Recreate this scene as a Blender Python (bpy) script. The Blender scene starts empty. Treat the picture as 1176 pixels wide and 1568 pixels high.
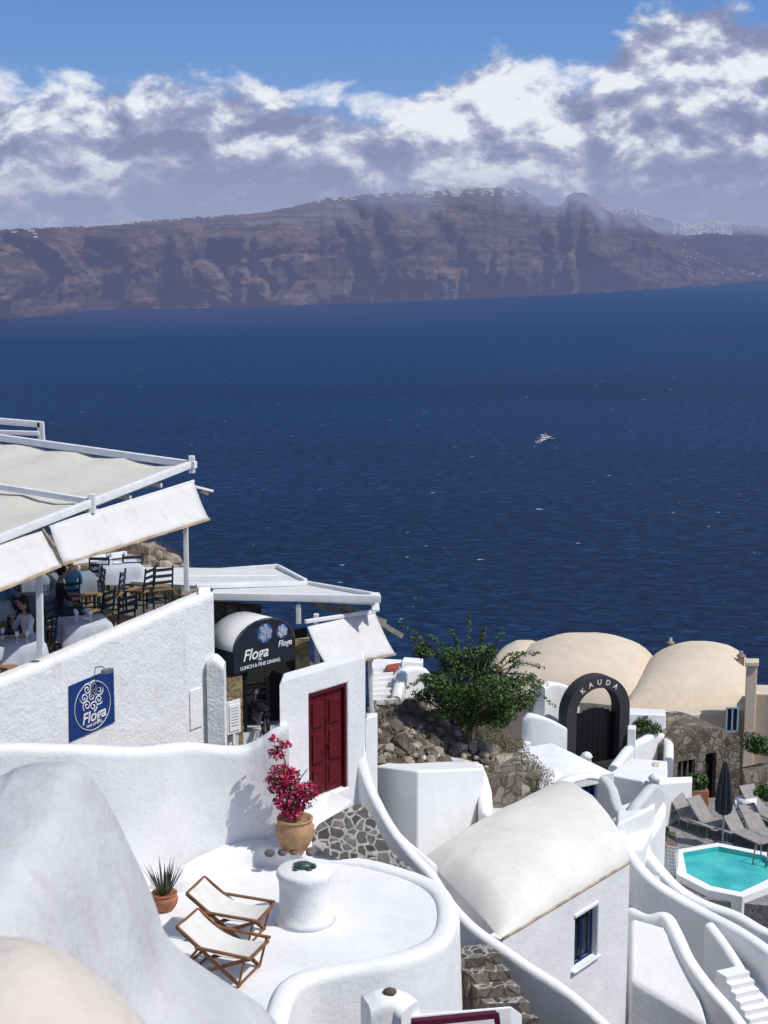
import bpy, bmesh, math, random
from mathutils import Vector, Matrix, noise
random.seed(7)
R=random.random
def RU(a,b): return a+(b-a)*random.random()
# ---------------------------------------------------------------- survey helpers (metres, eye level = 0, sea = -150)
F=2300.0; PIT=math.radians(9.48); CP=math.cos(PIT); SN=math.sin(PIT); SEA=-150.0
def ray(u,v):
    cx=(u-588)/F; cy=(784-v)/F
    return Vector((cx,CP+cy*SN,-SN+cy*CP))
def S(u,v,y):
    r=ray(u,v); return r*(y/r.y)
def SZ(u,v,z):
    r=ray(u,v); return r*(z/r.z)
def SP(A,B,u,v):
    r=ray(u,v); d=(B-A); n=Vector((-d.y,d.x,0)); k=n.dot(A)/n.dot(r); return r*k
def cat(pts,n=6,closed=False):
    out=[]; N=len(pts)
    rng=N if closed else N-1
    for i in range(rng):
        if closed: p0,p1,p2,p3=pts[i-1],pts[i],pts[(i+1)%N],pts[(i+2)%N]
        else: p0,p1,p2,p3=pts[max(i-1,0)],pts[i],pts[i+1],pts[min(i+2,N-1)]
        for k in range(n):
            t=k/n
            out.append(0.5*((2*p1)+(p2-p0)*t+(2*p0-5*p1+4*p2-p3)*t*t+(3*p1-p0-3*p2+p3)*t*t*t))
    if not closed: out.append(pts[-1].copy())
    return out
# ---------------------------------------------------------------- materials
def newmat(name):
    m=bpy.data.materials.new(name); m.use_nodes=True
    nt=m.node_tree; b=nt.nodes.get('Principled BSDF'); return m,nt,b
def N(nt,t,**k):
    n=nt.nodes.new(t)
    for a,v in k.items(): setattr(n,a,v)
    return n
def ramp(nt,stops,inp=None):
    r=nt.nodes.new('ShaderNodeValToRGB'); e=r.color_ramp.elements
    while len(e)<len(stops): e.new(0.5)
    for i,(p,c) in enumerate(stops):
        e[i].position=p; e[i].color=(c if len(c)==4 else (*c,1)) if hasattr(c,'__len__') else (c,c,c,1)
    if inp is not None: nt.links.new(inp,r.inputs[0])
    return r
def simple(name,col,rough=0.7,var=0.12,scale=6,bump=0.1,metal=0,spec=0.3):
    m,nt,b=newmat(name)
    tc=N(nt,'ShaderNodeTexCoord'); no=N(nt,'ShaderNodeTexNoise'); no.inputs['Scale'].default_value=scale; no.inputs['Detail'].default_value=3
    nt.links.new(tc.outputs['Object'],no.inputs['Vector'])
    lo=tuple(c*(1-var) for c in col); hi=tuple(min(1,c*(1+var)) for c in col)
    r=ramp(nt,[(0.3,lo),(0.7,hi)],no.outputs['Fac']); nt.links.new(r.outputs[0],b.inputs['Base Color'])
    b.inputs['Roughness'].default_value=rough; b.inputs['Metallic'].default_value=metal; b.inputs['Specular IOR Level'].default_value=spec
    if bump:
        bp=N(nt,'ShaderNodeBump'); bp.inputs['Strength'].default_value=bump; bp.inputs['Distance'].default_value=0.02
        nt.links.new(no.outputs['Fac'],bp.inputs['Height']); nt.links.new(bp.outputs[0],b.inputs['Normal'])
    return m
def plaster(name,col,dirt=(0.55,0.47,0.38),dirtamt=0.35,rough_bump=0.5,big=0.6,lo=.9):
    m,nt,b=newmat(name); L=nt.links.new
    tc=N(nt,'ShaderNodeTexCoord'); V=tc.outputs['Object']
    n1=N(nt,'ShaderNodeTexNoise'); n1.inputs['Scale'].default_value=1.3; n1.inputs['Detail'].default_value=5; n1.inputs['Roughness'].default_value=0.65; L(V,n1.inputs['Vector'])
    n2=N(nt,'ShaderNodeTexNoise'); n2.inputs['Scale'].default_value=18; n2.inputs['Detail'].default_value=2; L(V,n2.inputs['Vector'])
    mp=N(nt,'ShaderNodeMapping'); mp.inputs['Scale'].default_value=(2.2,2.2,0.5); L(V,mp.inputs[0])
    n3=N(nt,'ShaderNodeTexNoise'); n3.inputs['Scale'].default_value=2.0; n3.inputs['Detail'].default_value=5; n3.inputs['Roughness'].default_value=0.7; L(mp.outputs[0],n3.inputs['Vector'])
    c1=ramp(nt,[(0.3,tuple(c*lo for c in col)),(0.65,col)],n1.outputs['Fac'])
    dr=ramp(nt,[(0.54,0.0),(0.78,1.0)],n3.outputs['Fac'])
    ma=N(nt,'ShaderNodeMath',operation='MULTIPLY'); ma.inputs[1].default_value=dirtamt; L(dr.outputs[0],ma.inputs[0])
    mx=N(nt,'ShaderNodeMix',data_type='RGBA'); L(ma.outputs[0],mx.inputs[0]); L(c1.outputs[0],mx.inputs[6]); mx.inputs[7].default_value=(*dirt,1)
    L(mx.outputs[2],b.inputs['Base Color']); b.inputs['Roughness'].default_value=0.9; b.inputs['Specular IOR Level'].default_value=0.15
    b1=N(nt,'ShaderNodeBump'); b1.inputs['Strength'].default_value=big; b1.inputs['Distance'].default_value=0.05; L(n1.outputs['Fac'],b1.inputs['Height'])
    b2=N(nt,'ShaderNodeBump'); b2.inputs['Strength'].default_value=rough_bump; b2.inputs['Distance'].default_value=0.012; L(n2.outputs['Fac'],b2.inputs['Height']); L(b1.outputs[0],b2.inputs['Normal'])
    L(b2.outputs[0],b.inputs['Normal'])
    return m
def stones(name,cols,mortar,scale=5,mw=0.06,bump=0.8):
    m,nt,b=newmat(name); L=nt.links.new
    tc=N(nt,'ShaderNodeTexCoord'); V=tc.outputs['Object']
    nz=N(nt,'ShaderNodeTexNoise'); nz.inputs['Scale'].default_value=3.5; L(V,nz.inputs['Vector'])
    va=N(nt,'ShaderNodeMix',data_type='RGBA'); va.inputs[0].default_value=0.12; L(V,va.inputs[6]); L(nz.outputs['Color'],va.inputs[7])
    v1=N(nt,'ShaderNodeTexVoronoi'); v1.inputs['Scale'].default_value=scale; L(va.outputs[2],v1.inputs['Vector'])
    v2=N(nt,'ShaderNodeTexVoronoi',feature='DISTANCE_TO_EDGE'); v2.inputs['Scale'].default_value=scale; L(va.outputs[2],v2.inputs['Vector'])
    sp=N(nt,'ShaderNodeSeparateColor'); L(v1.outputs['Color'],sp.inputs[0])
    cr=ramp(nt,[(i/(len(cols)-1),c) for i,c in enumerate(cols)],sp.outputs[0])
    g=N(nt,'ShaderNodeTexNoise'); g.inputs['Scale'].default_value=14; g.inputs['Detail'].default_value=4; L(V,g.inputs['Vector'])
    mr=ramp(nt,[(mw*0.4,0.0),(mw,1.0)],v2.outputs['Distance'])
    mx=N(nt,'ShaderNodeMix',data_type='RGBA'); L(mr.outputs[0],mx.inputs[0]); mx.inputs[6].default_value=(*mortar,1); L(cr.outputs[0],mx.inputs[7])
    gm=ramp(nt,[(0.3,0.65),(0.7,1.25)],g.outputs['Fac'])
    mm=N(nt,'ShaderNodeMix',data_type='RGBA',blend_type='MULTIPLY'); mm.inputs[0].default_value=1; L(mx.outputs[2],mm.inputs[6]); L(gm.outputs[0],mm.inputs[7])
    L(mm.outputs[2],b.inputs['Base Color']); b.inputs['Roughness'].default_value=0.9
    bp=N(nt,'ShaderNodeBump'); bp.inputs['Strength'].default_value=bump; bp.inputs['Distance'].default_value=0.04; L(mr.outputs[0],bp.inputs['Height'])
    b2=N(nt,'ShaderNodeBump'); b2.inputs['Strength'].default_value=0.5; b2.inputs['Distance'].default_value=0.03; L(g.outputs['Fac'],b2.inputs['Height']); L(bp.outputs[0],b2.inputs['Normal'])
    L(b2.outputs[0],b.inputs['Normal'])
    return m
WH=plaster('whitewash',(0.82,0.82,0.83),dirt=(.55,.52,.48),dirtamt=0.18)
WHR=plaster('rough_whitewash',(0.81,0.81,0.82),dirtamt=0.5,rough_bump=1.0,big=1.0)
WHF=plaster('painted_floor',(0.79,0.79,0.80),dirt=(0.5,0.47,0.44),dirtamt=0.38,rough_bump=0.25,big=0.3)
WHN=plaster('weathered_whitewash',(0.60,0.60,0.62),dirt=(0.42,0.38,0.36),dirtamt=0.55,lo=.76,big=.9)
BEI=plaster('beige_plaster',(0.66,0.60,0.54),dirt=(.5,.42,.34),dirtamt=0.35,lo=.85)
OFFW=plaster('offwhite_roof',(0.76,0.75,0.70),dirt=(0.5,0.45,0.36),dirtamt=0.4,rough_bump=0.3,big=0.3)
CREAM=plaster('cream_plaster',(0.68,0.575,0.45),dirt=(0.45,0.34,0.24),dirtamt=0.4,rough_bump=0.3,big=0.4)
GREYP=plaster('grey_plaster',(0.62,0.62,0.64),dirt=(0.35,0.33,0.31),dirtamt=0.4)
DARKP=simple('charcoal_plaster',(0.045,0.045,0.05),0.85)
CANV=plaster('canvas',(0.67,0.67,0.66),dirt=(0.50,0.40,0.28),dirtamt=0.55,rough_bump=0.05,big=0.3)
CANR=plaster('roof_canvas',(0.60,0.585,0.52),dirt=(0.38,0.34,0.27),dirtamt=0.5,rough_bump=0.05,big=0.3)
PWH=simple('white_painted_timber',(0.74,0.75,0.76),0.6,0.08)
NAVY=simple('navy_awning',(0.012,0.016,0.03),0.75)
BLUE=simple('sign_blue',(0.012,0.04,0.17),0.5,0.05)
LET=simple('lettering_white',(0.78,0.78,0.78),0.6,0.03,bump=0)
SLING=simple('offwhite_sling',(0.66,0.65,0.62),0.9,0.06,8)
RED=simple('red_painted_door',(0.10,0.006,0.012),0.55,0.3,8,0.2)
MAR=simple('maroon_frame',(0.09,0.01,0.03),0.5)
WOOD=simple('teak_wood',(0.20,0.09,0.04),0.55,0.3,12)
DECKW=simple('deck_boards',(0.36,0.24,0.15),0.7,0.2,5)
GREYW=simple('grey_timber',(0.22,0.20,0.17),0.8,0.3,9)
BLACK=simple('black_paint',(0.012,0.012,0.014),0.5)
DARKIN=simple('dark_interior',(0.02,0.02,0.022),0.9)
GLASS=simple('window_glass',(0.02,0.03,0.05),0.1,0.1,2,0,spec=0.6)
BLUED=simple('blue_painted_door',(0.01,0.035,0.14),0.5)
TERR=simple('terracotta',(0.36,0.15,0.075),0.8,0.2,10,0.2)
URN=simple('clay_urn',(0.42,0.25,0.13),0.8,0.2,10,0.2)
STEEL=simple('grey_metal',(0.25,0.26,0.27),0.4,0.1,5,0,metal=0.6)
LF1=simple('leaf_dark',(0.022,0.055,0.014),0.6,0.3,3,0)
LF2=simple('leaf_mid',(0.05,0.10,0.024),0.6,0.3,3,0)
LF3=simple('leaf_light',(0.10,0.16,0.045),0.6,0.3,3,0)
DRY=simple('dry_grass',(0.26,0.20,0.12),0.9,0.35,5,0)
DRYG=simple('grey_shrub',(0.17,0.17,0.11),0.9,0.35,5,0)
TWIG=simple('bark',(0.12,0.085,0.055),0.9)
MAG=simple('bougainvillea_petal',(0.50,0.010,0.09),0.6,0.25,6,0)
MAG2=simple('bougainvillea_petal_light',(0.64,0.04,0.17),0.6,0.2,6,0)
AGV=simple('aloe_leaf',(0.15,0.11,0.10),0.7,0.3,9,0)
SKIN=simple('skin',(0.45,0.24,0.16),0.6,0.08,8,0)
HAIR=simple('dark_hair',(0.02,0.012,0.008),0.6,0.2,20,0)
SHW=simple('white_shirt',(0.65,0.65,0.66),0.8,0.08,8)
SHB=simple('blue_shirt',(0.10,0.25,0.42),0.8,0.08,8)
SHK=simple('black_clothes',(0.02,0.02,0.025),0.8,0.1,8)
JEAN=simple('jeans',(0.04,0.06,0.12),0.8,0.15,8)
POOLW,_nt,_b=newmat('pool_water'); _b.inputs['Roughness'].default_value=0.08
_n=N(_nt,'ShaderNodeTexNoise'); _n.inputs['Scale'].default_value=4; _bp=N(_nt,'ShaderNodeBump'); _bp.inputs['Strength'].default_value=0.25; _nt.links.new(_n.outputs[0],_bp.inputs['Height']); _nt.links.new(_bp.outputs[0],_b.inputs['Normal'])
_r=ramp(_nt,[(.35,(0.045,0.40,0.41)),(.65,(0.09,0.55,0.52))],_n.outputs['Fac']); _nt.links.new(_r.outputs[0],_b.inputs['Base Color'])
COB=stones('cobblestone',[(0.04,0.036,0.034),(0.10,0.09,0.085),(0.19,0.17,0.16),(0.06,0.052,0.048),(.13,.11,.1)],(0.36,0.35,0.33),6.5,0.12,0.6)
RUB=stones('rubble_stone',[(0.10,0.085,0.07),(0.20,0.17,0.14),(0.30,0.26,0.21),(0.07,0.06,0.05)],(0.14,0.12,0.10),4.2,0.07,1.0)
OCH=stones('ochre_stone',[(0.28,0.19,0.09),(0.40,0.29,0.15),(0.2,0.14,0.08)],(0.3,0.25,0.17),4.5,0.06,0.8)
LROCK=simple('pale_rock',(0.34,0.29,0.24),0.95,0.4,2.5,0.8)
DROCK=simple('lava_rock',(0.12,0.10,0.085),0.95,0.45,2.5,0.8)
PEB=stones('pebble_deck',[(0.16,0.15,0.15),(0.28,0.27,0.26),(0.2,0.2,0.2)],(0.25,0.24,0.23),7,0.06,0.4)
# ---------------------------------------------------------------- mesh builder
GROUPS={}
def grp(name):
    e=bpy.data.objects.new(name,None); e.empty_display_size=0.3
    bpy.context.scene.collection.objects.link(e); GROUPS[e.name]=e; return e
class MB:
    def __init__(s): s.v=[];s.f=[];s.m=[];s.s=[]
    def add(s,vs,fs,mat=0,smooth=False):
        o=len(s.v); s.v+= [Vector(p) for p in vs]
        for f in fs: s.f.append([i+o for i in f]); s.m.append(mat); s.s.append(smooth)
    def box(s,c,sz,mat=0,rz=0,R3=None):
        M=R3 if R3 is not None else Matrix.Rotation(rz,3,'Z')
        vs=[Vector(c)+M@Vector((x*sz[0]/2,y*sz[1]/2,z*sz[2]/2)) for x in(-1,1) for y in(-1,1) for z in(-1,1)]
        s.add(vs,[(0,1,3,2),(4,6,7,5),(0,4,5,1),(2,3,7,6),(0,2,6,4),(1,5,7,3)],mat)
    def beam(s,p,q,w,h,mat=0,ext=0):
        p=Vector(p);q=Vector(q); d=(q-p).normalized(); p=p-d*ext;q=q+d*ext
        up=Vector((0,0,1)) if abs(d.z)<0.95 else Vector((0,1,0))
        sd=d.cross(up).normalized(); up=sd.cross(d).normalized()
        vs=[a+sd*(x*w/2)+up*(z*h/2) for a in(p,q) for x in(-1,1) for z in(-1,1)]
        s.add(vs,[(0,1,3,2),(4,6,7,5),(0,4,5,1),(2,3,7,6),(0,2,6,4),(1,5,7,3)],mat)
    def path(s,pts,rs,n=7,mat=0,cap=True):
        pts=[Vector(p) for p in pts]; vs=[];fs=[]
        if not hasattr(rs,'__len__'): rs=[rs]*len(pts)
        for i,p in enumerate(pts):
            d=(pts[min(i+1,len(pts)-1)]-pts[max(i-1,0)]).normalized()
            a=d.orthogonal().normalized() if i==0 else (a-d*a.dot(d)).normalized()
            b=d.cross(a)
            for k in range(n):
                t=2*math.pi*k/n; vs.append(p+(a*math.cos(t)+b*math.sin(t))*rs[i])
        for i in range(len(pts)-1):
            for k in range(n):
                fs.append((i*n+k,i*n+(k+1)%n,(i+1)*n+(k+1)%n,(i+1)*n+k))
        if cap: fs.append(tuple(range(n))); fs.append(tuple((len(pts)-1)*n+k for k in range(n)))
        s.add(vs,fs,mat,True)
    def prism(s,pts,zb,mat=0,topmat=None):
        n=len(pts); pts=[Vector(p) for p in pts]
        bot=[Vector((p.x,p.y,zb)) for p in pts]
        s.add(pts+bot,[tuple(range(n))],mat if topmat is None else topmat)
        o=len(s.v)-2*n
        for i in range(n):
            j=(i+1)%n; s.f.append([o+i,o+j,o+n+j,o+n+i]); s.m.append(mat); s.s.append(False)
        s.f.append([o+n+i for i in range(n)]); s.m.append(mat); s.s.append(False)
    def grid(s,rows,mat=0,smooth=True,closed=False):
        n=len(rows[0]); vs=[p for r in rows for p in r]; fs=[]
        for i in range(len(rows)-1):
            for k in range(n if closed else n-1):
                fs.append((i*n+k,i*n+(k+1)%n,(i+1)*n+(k+1)%n,(i+1)*n+k))
        s.add(vs,fs,mat,smooth)
    def lathe(s,c,prof,n=28,mat=0,wob=0):
        c=Vector(c); rows=[]
        for r,z in prof:
            rows.append([c+Vector((r*math.cos(2*math.pi*k/n)*(1+wob*noise.noise(Vector((k,z*3,1)))),r*math.sin(2*math.pi*k/n),z)) for k in range(n)])
        s.grid(rows,mat,True,True)
    def ball(s,c,r,mat=0,n=10,sc=(1,1,1)):
        c=Vector(c); rows=[]
        for i in range(n+1):
            a=math.pi*i/n
            rows.append([c+Vector((r*sc[0]*math.sin(a)*math.cos(2*math.pi*k/(2*n)),r*sc[1]*math.sin(a)*math.sin(2*math.pi*k/(2*n)),r*sc[2]*math.cos(a))) for k in range(2*n)])
        s.grid(rows,mat,True,True)
    def xf(s,M,start=0):
        for i in range(start,len(s.v)): s.v[i]=M@s.v[i]
    def out(s,name,mats,parent=None,bevel=0,seg=3,fix=True,merge=False):
        me=bpy.data.meshes.new(name); me.from_pydata([tuple(p) for p in s.v],[],s.f)
        for m in (mats if isinstance(mats,(list,tuple)) else [mats]): me.materials.append(m)
        me.polygons.foreach_set('material_index',s.m); me.polygons.foreach_set('use_smooth',s.s)
        if fix:
            bm=bmesh.new(); bm.from_mesh(me)
            if merge: bmesh.ops.remove_doubles(bm,verts=bm.verts,dist=1e-4)
            bmesh.ops.recalc_face_normals(bm,faces=bm.faces); bm.to_mesh(me); bm.free()
        me.update()
        ob=bpy.data.objects.new(name,me); bpy.context.scene.collection.objects.link(ob)
        if parent: ob.parent=parent
        if bevel:
            b=ob.modifiers.new('b','BEVEL'); b.width=bevel; b.segments=seg; b.limit_method='ANGLE'; b.angle_limit=math.radians(35)
            for p in me.polygons: p.use_smooth=True
            ob.modifiers.new('w','WEIGHTED_NORMAL')
        return ob
def sweep(mb,tops,th,zb,mat=0,n=6,smoothpath=True,batter=0.0):
    pts=cat([Vector(p) for p in tops],n) if smoothpath else [Vector(p) for p in tops]
    rows=[]
    for i,p in enumerate(pts):
        d=pts[min(i+1,len(pts)-1)]-pts[max(i-1,0)]; d.z=0; d.normalize(); sd=Vector((d.y,-d.x,0))
        wv=.03*noise.noise(p*1.1); p=p+Vector((0,0,.03*noise.noise(p*.9+Vector((9,0,0)))))
        t=th/2; r=min(t*0.8,0.09)
        z0=zb if not callable(zb) else zb(p)
        prof=[(-t-batter,z0),(-t+wv,p.z-r*1.6),(-t+wv,p.z-r),(-t+wv+r*0.3,p.z-r*0.3),(-t+wv+r,p.z),(t+wv-r,p.z),(t+wv-r*0.3,p.z-r*0.3),(t+wv,p.z-r),(t+wv,p.z-r*1.6),(t+batter,z0)]
        rows.append([Vector((p.x+sd.x*a,p.y+sd.y*a,z)) for a,z in prof])
    mb.grid(rows,mat,True)
    mb.add(rows[0],[tuple(range(10))],mat); mb.add(rows[-1],[tuple(range(10))],mat)
def vault(mb,E1,E2,F1,F2,rise,zb,mat=0,wmat=1,n=22,m=14,taper=0.0,tl=.35,ewall=True):
    rows=[]
    for i in range(m+1):
        t=i/m; E=E1.lerp(E2,t); G=F1.lerp(F2,t); k_=1.0
        if taper: q=min(1,t/tl); k_=(1-taper)+taper*math.sqrt(max(0,1-(1-q)**2))
        rows.append([E.lerp(G,(1-math.cos(math.pi*k/n))/2)+Vector((0,0,k_*rise*math.sin(math.pi*k/n)+.03*noise.noise(Vector((k*.5,i*.5,E1.x))))) for k in range(n+1)])
    mb.grid(rows,mat,True)
    for r in (rows[0],rows[-1]):
        mb.add(r+[Vector((r[-1].x,r[-1].y,zb)),Vector((r[0].x,r[0].y,zb))],[tuple(range(n+3))],wmat)
    for a,b in (((E1,E2),(F1,F2)) if ewall else ((F1,F2),)):
        mb.add([a,b,Vector((b.x,b.y,zb)),Vector((a.x,a.y,zb))],[(0,1,2,3)],wmat)
def facade(mb,A,B,zt,zb,ops,depth=0.16,mat=0,pane=1,thick=0.5,back=None):
    d=Vector((B.x-A.x,B.y-A.y,0)); Ln=d.length; d.normalize(); nin=Vector((-d.y,d.x,0))
    bk=nin*thick if back is None else back
    P=lambda s,z,o=0: Vector((A.x,A.y,0))+d*s+nin*o+Vector((0,0,z))
    K=lambda s,z: P(s,z)+bk
    ss=sorted({0,Ln,*[o[0] for o in ops],*[o[1] for o in ops]}); zs=sorted({zt,zb,*[o[2] for o in ops],*[o[3] for o in ops]})
    for i in range(len(ss)-1):
        for j in range(len(zs)-1):
            sm=(ss[i]+ss[i+1])/2; zm=(zs[j]+zs[j+1])/2
            if any(o[0]<sm<o[1] and o[2]<zm<o[3] for o in ops): continue
            mb.add([P(ss[i],zs[j]),P(ss[i+1],zs[j]),P(ss[i+1],zs[j+1]),P(ss[i],zs[j+1])],[(0,1,2,3)],mat)
    for a,b,c,e in ops:
        for q in ([(a,c),(b,c)],[(b,c),(b,e)],[(b,e),(a,e)],[(a,e),(a,c)]):
            mb.add([P(*q[0]),P(*q[1]),P(*q[1],depth),P(*q[0],depth)],[(0,1,2,3)],mat)
        mb.add([P(a,c,depth),P(b,c,depth),P(b,e,depth),P(a,e,depth)],[(0,1,2,3)],pane)
    mb.add([P(0,zt),P(Ln,zt),K(Ln,zt),K(0,zt)],[(0,1,2,3)],mat)
    mb.add([P(0,zt),K(0,zt),K(0,zb),P(0,zb)],[(0,1,2,3)],mat)
    mb.add([P(Ln,zt),K(Ln,zt),K(Ln,zb),P(Ln,zb)],[(0,1,2,3)],mat)
    mb.add([K(0,zt),K(Ln,zt),K(Ln,zb),K(0,zb)],[(0,1,2,3)],mat)
    return P,d,nin
def text(s,origin,xd,nrm,size,mat,parent,name='lettering',shear=0):
    c=bpy.data.curves.new(name,'FONT'); c.body=s; c.size=size; c.extrude=0.003; c.align_x='CENTER'; c.align_y='CENTER'; c.shear=shear; c.offset=size*0.012
    o=bpy.data.objects.new(name,c); bpy.context.scene.collection.objects.link(o); c.materials.append(mat)
    xd=Vector(xd).normalized(); nrm=Vector(nrm).normalized(); yd=nrm.cross(xd).normalized()
    M=Matrix((xd,yd,nrm)).transposed().to_4x4(); M.translation=origin
    o.parent=parent; o.matrix_world=M; return o
def leaves(mb,centers,n,size,mats,flat=0.5,asp=0.5):
    w=[c[1].x*c[1].y*c[1].z for c in centers]
    for _ in range(n):
        c,r=random.choices(centers,w)[0]
        q=Vector((random.gauss(0,1),random.gauss(0,1),random.gauss(0,1))).normalized()*(R()**0.45)
        p=c+Vector((q.x*r.x,q.y*r.y,q.z*r.z))
        a=Vector((random.gauss(0,1),random.gauss(0,1),random.gauss(0,flat))).normalized(); b=a.cross(Vector((random.gauss(0,.5),random.gauss(0,.5),1))).normalized()
        L=size*RU(.6,1.4); W=L*asp
        mb.add([p-a*L/2,p+b*W/2,p+a*L/2,p-b*W/2],[(0,1,2,3)],random.choice(mats))
# ---------------------------------------------------------------- SEA
mb=MB()
ys=[-400,0,300,700,1500,3000,6000,12000,30000,90000]; xs=[-90000,-20000,-5000,-1500,-400,0,400,1500,5000,20000,90000]
mb.grid([[Vector((x,y,SEA)) for x in xs] for y in ys],0,False)
m,nt,b=newmat('sea_water'); L=nt.links.new
geo=N(nt,'ShaderNodeNewGeometry'); P_=geo.outputs['Position']
mp=N(nt,'ShaderNodeMapping'); mp.inputs['Scale'].default_value=(0.11,0.17,0.1); mp.inputs['Rotation'].default_value=(0,0,0.35); L(P_,mp.inputs[0])
w1=N(nt,'ShaderNodeTexNoise'); w1.inputs['Scale'].default_value=1.0; w1.inputs['Detail'].default_value=5; w1.inputs['Roughness'].default_value=0.65; w1.inputs['Distortion'].default_value=0.6; L(mp.outputs[0],w1.inputs['Vector'])
mp2=N(nt,'ShaderNodeMapping'); mp2.inputs['Scale'].default_value=(0.0009,0.0022,0.1); mp2.inputs['Rotation'].default_value=(0,0,.15); L(P_,mp2.inputs[0])
w2=N(nt,'ShaderNodeTexNoise'); w2.inputs['Scale'].default_value=1.0; w2.inputs['Detail'].default_value=4; L(mp2.outputs[0],w2.inputs['Vector'])
cr=ramp(nt,[(0.36,(0.0006,0.005,0.022)),(0.52,(0.002,0.015,0.052)),(0.68,(0.010,0.042,0.115))],w1.outputs['Fac'])
cr2=ramp(nt,[(0.35,0.8),(0.65,1.2)],w2.outputs['Fac'])
mm=N(nt,'ShaderNodeMix',data_type='RGBA',blend_type='MULTIPLY'); mm.inputs[0].default_value=1; L(cr.outputs[0],mm.inputs[6]); L(cr2.outputs[0],mm.inputs[7])
mp3=N(nt,'ShaderNodeMapping'); mp3.inputs['Scale'].default_value=(0.11,0.15,0.1); L(P_,mp3.inputs[0])
w3=N(nt,'ShaderNodeTexNoise'); w3.inputs['Scale'].default_value=1.0; w3.inputs['Detail'].default_value=2; L(mp3.outputs[0],w3.inputs['Vector'])
cap=ramp(nt,[(0.735,0.0),(0.76,1.0)],w3.outputs['Fac'])
mc=N(nt,'ShaderNodeMix',data_type='RGBA'); L(cap.outputs[0],mc.inputs[0]); L(mm.outputs[2],mc.inputs[6]); mc.inputs[7].default_value=(0.42,0.48,0.56,1)
L(mc.outputs[2],b.inputs['Base Color']); b.inputs['Roughness'].default_value=0.45; b.inputs['Specular IOR Level'].default_value=0.12
bp=N(nt,'ShaderNodeBump'); bp.inputs['Strength'].default_value=0.8; bp.inputs['Distance'].default_value=1.5; L(w1.outputs['Fac'],bp.inputs['Height']); L(bp.outputs[0],b.inputs['Normal'])
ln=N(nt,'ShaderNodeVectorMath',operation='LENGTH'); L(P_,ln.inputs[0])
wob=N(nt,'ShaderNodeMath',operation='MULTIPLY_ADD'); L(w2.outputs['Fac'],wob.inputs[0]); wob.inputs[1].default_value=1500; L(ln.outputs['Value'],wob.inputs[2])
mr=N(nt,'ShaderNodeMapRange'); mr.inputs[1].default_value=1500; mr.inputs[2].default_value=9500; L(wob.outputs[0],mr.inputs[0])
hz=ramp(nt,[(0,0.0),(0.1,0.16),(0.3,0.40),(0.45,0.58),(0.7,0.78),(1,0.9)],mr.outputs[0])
em=N(nt,'ShaderNodeEmission'); ecol=ramp(nt,[(0,(0.030,0.082,0.27)),(.35,(.040,.092,.27)),(.6,(0.052,0.10,0.255)),(1,(.065,.115,.26))],mr.outputs[0])  # distance haze painted into the sea as emission, stronger farther out
# paler haze painted into the water's emission under the western cliffs
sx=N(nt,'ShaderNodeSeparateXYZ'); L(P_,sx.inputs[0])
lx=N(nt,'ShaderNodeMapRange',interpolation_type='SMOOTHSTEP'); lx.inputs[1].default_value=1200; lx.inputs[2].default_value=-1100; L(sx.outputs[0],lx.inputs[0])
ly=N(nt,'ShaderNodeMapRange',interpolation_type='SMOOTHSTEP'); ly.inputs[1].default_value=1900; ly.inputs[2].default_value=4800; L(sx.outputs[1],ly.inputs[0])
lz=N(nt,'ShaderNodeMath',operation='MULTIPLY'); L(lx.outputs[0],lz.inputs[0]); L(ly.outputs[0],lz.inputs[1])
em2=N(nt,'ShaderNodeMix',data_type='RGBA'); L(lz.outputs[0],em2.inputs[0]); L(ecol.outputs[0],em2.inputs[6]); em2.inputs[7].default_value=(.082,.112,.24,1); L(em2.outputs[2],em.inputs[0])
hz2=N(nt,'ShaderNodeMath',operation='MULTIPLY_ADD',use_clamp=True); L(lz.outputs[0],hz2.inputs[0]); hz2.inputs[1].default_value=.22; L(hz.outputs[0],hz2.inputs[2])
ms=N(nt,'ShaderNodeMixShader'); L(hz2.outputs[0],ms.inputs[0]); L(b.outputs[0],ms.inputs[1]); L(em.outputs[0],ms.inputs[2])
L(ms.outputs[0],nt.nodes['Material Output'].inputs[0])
mb.out('sea',m,fix=False)
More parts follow.
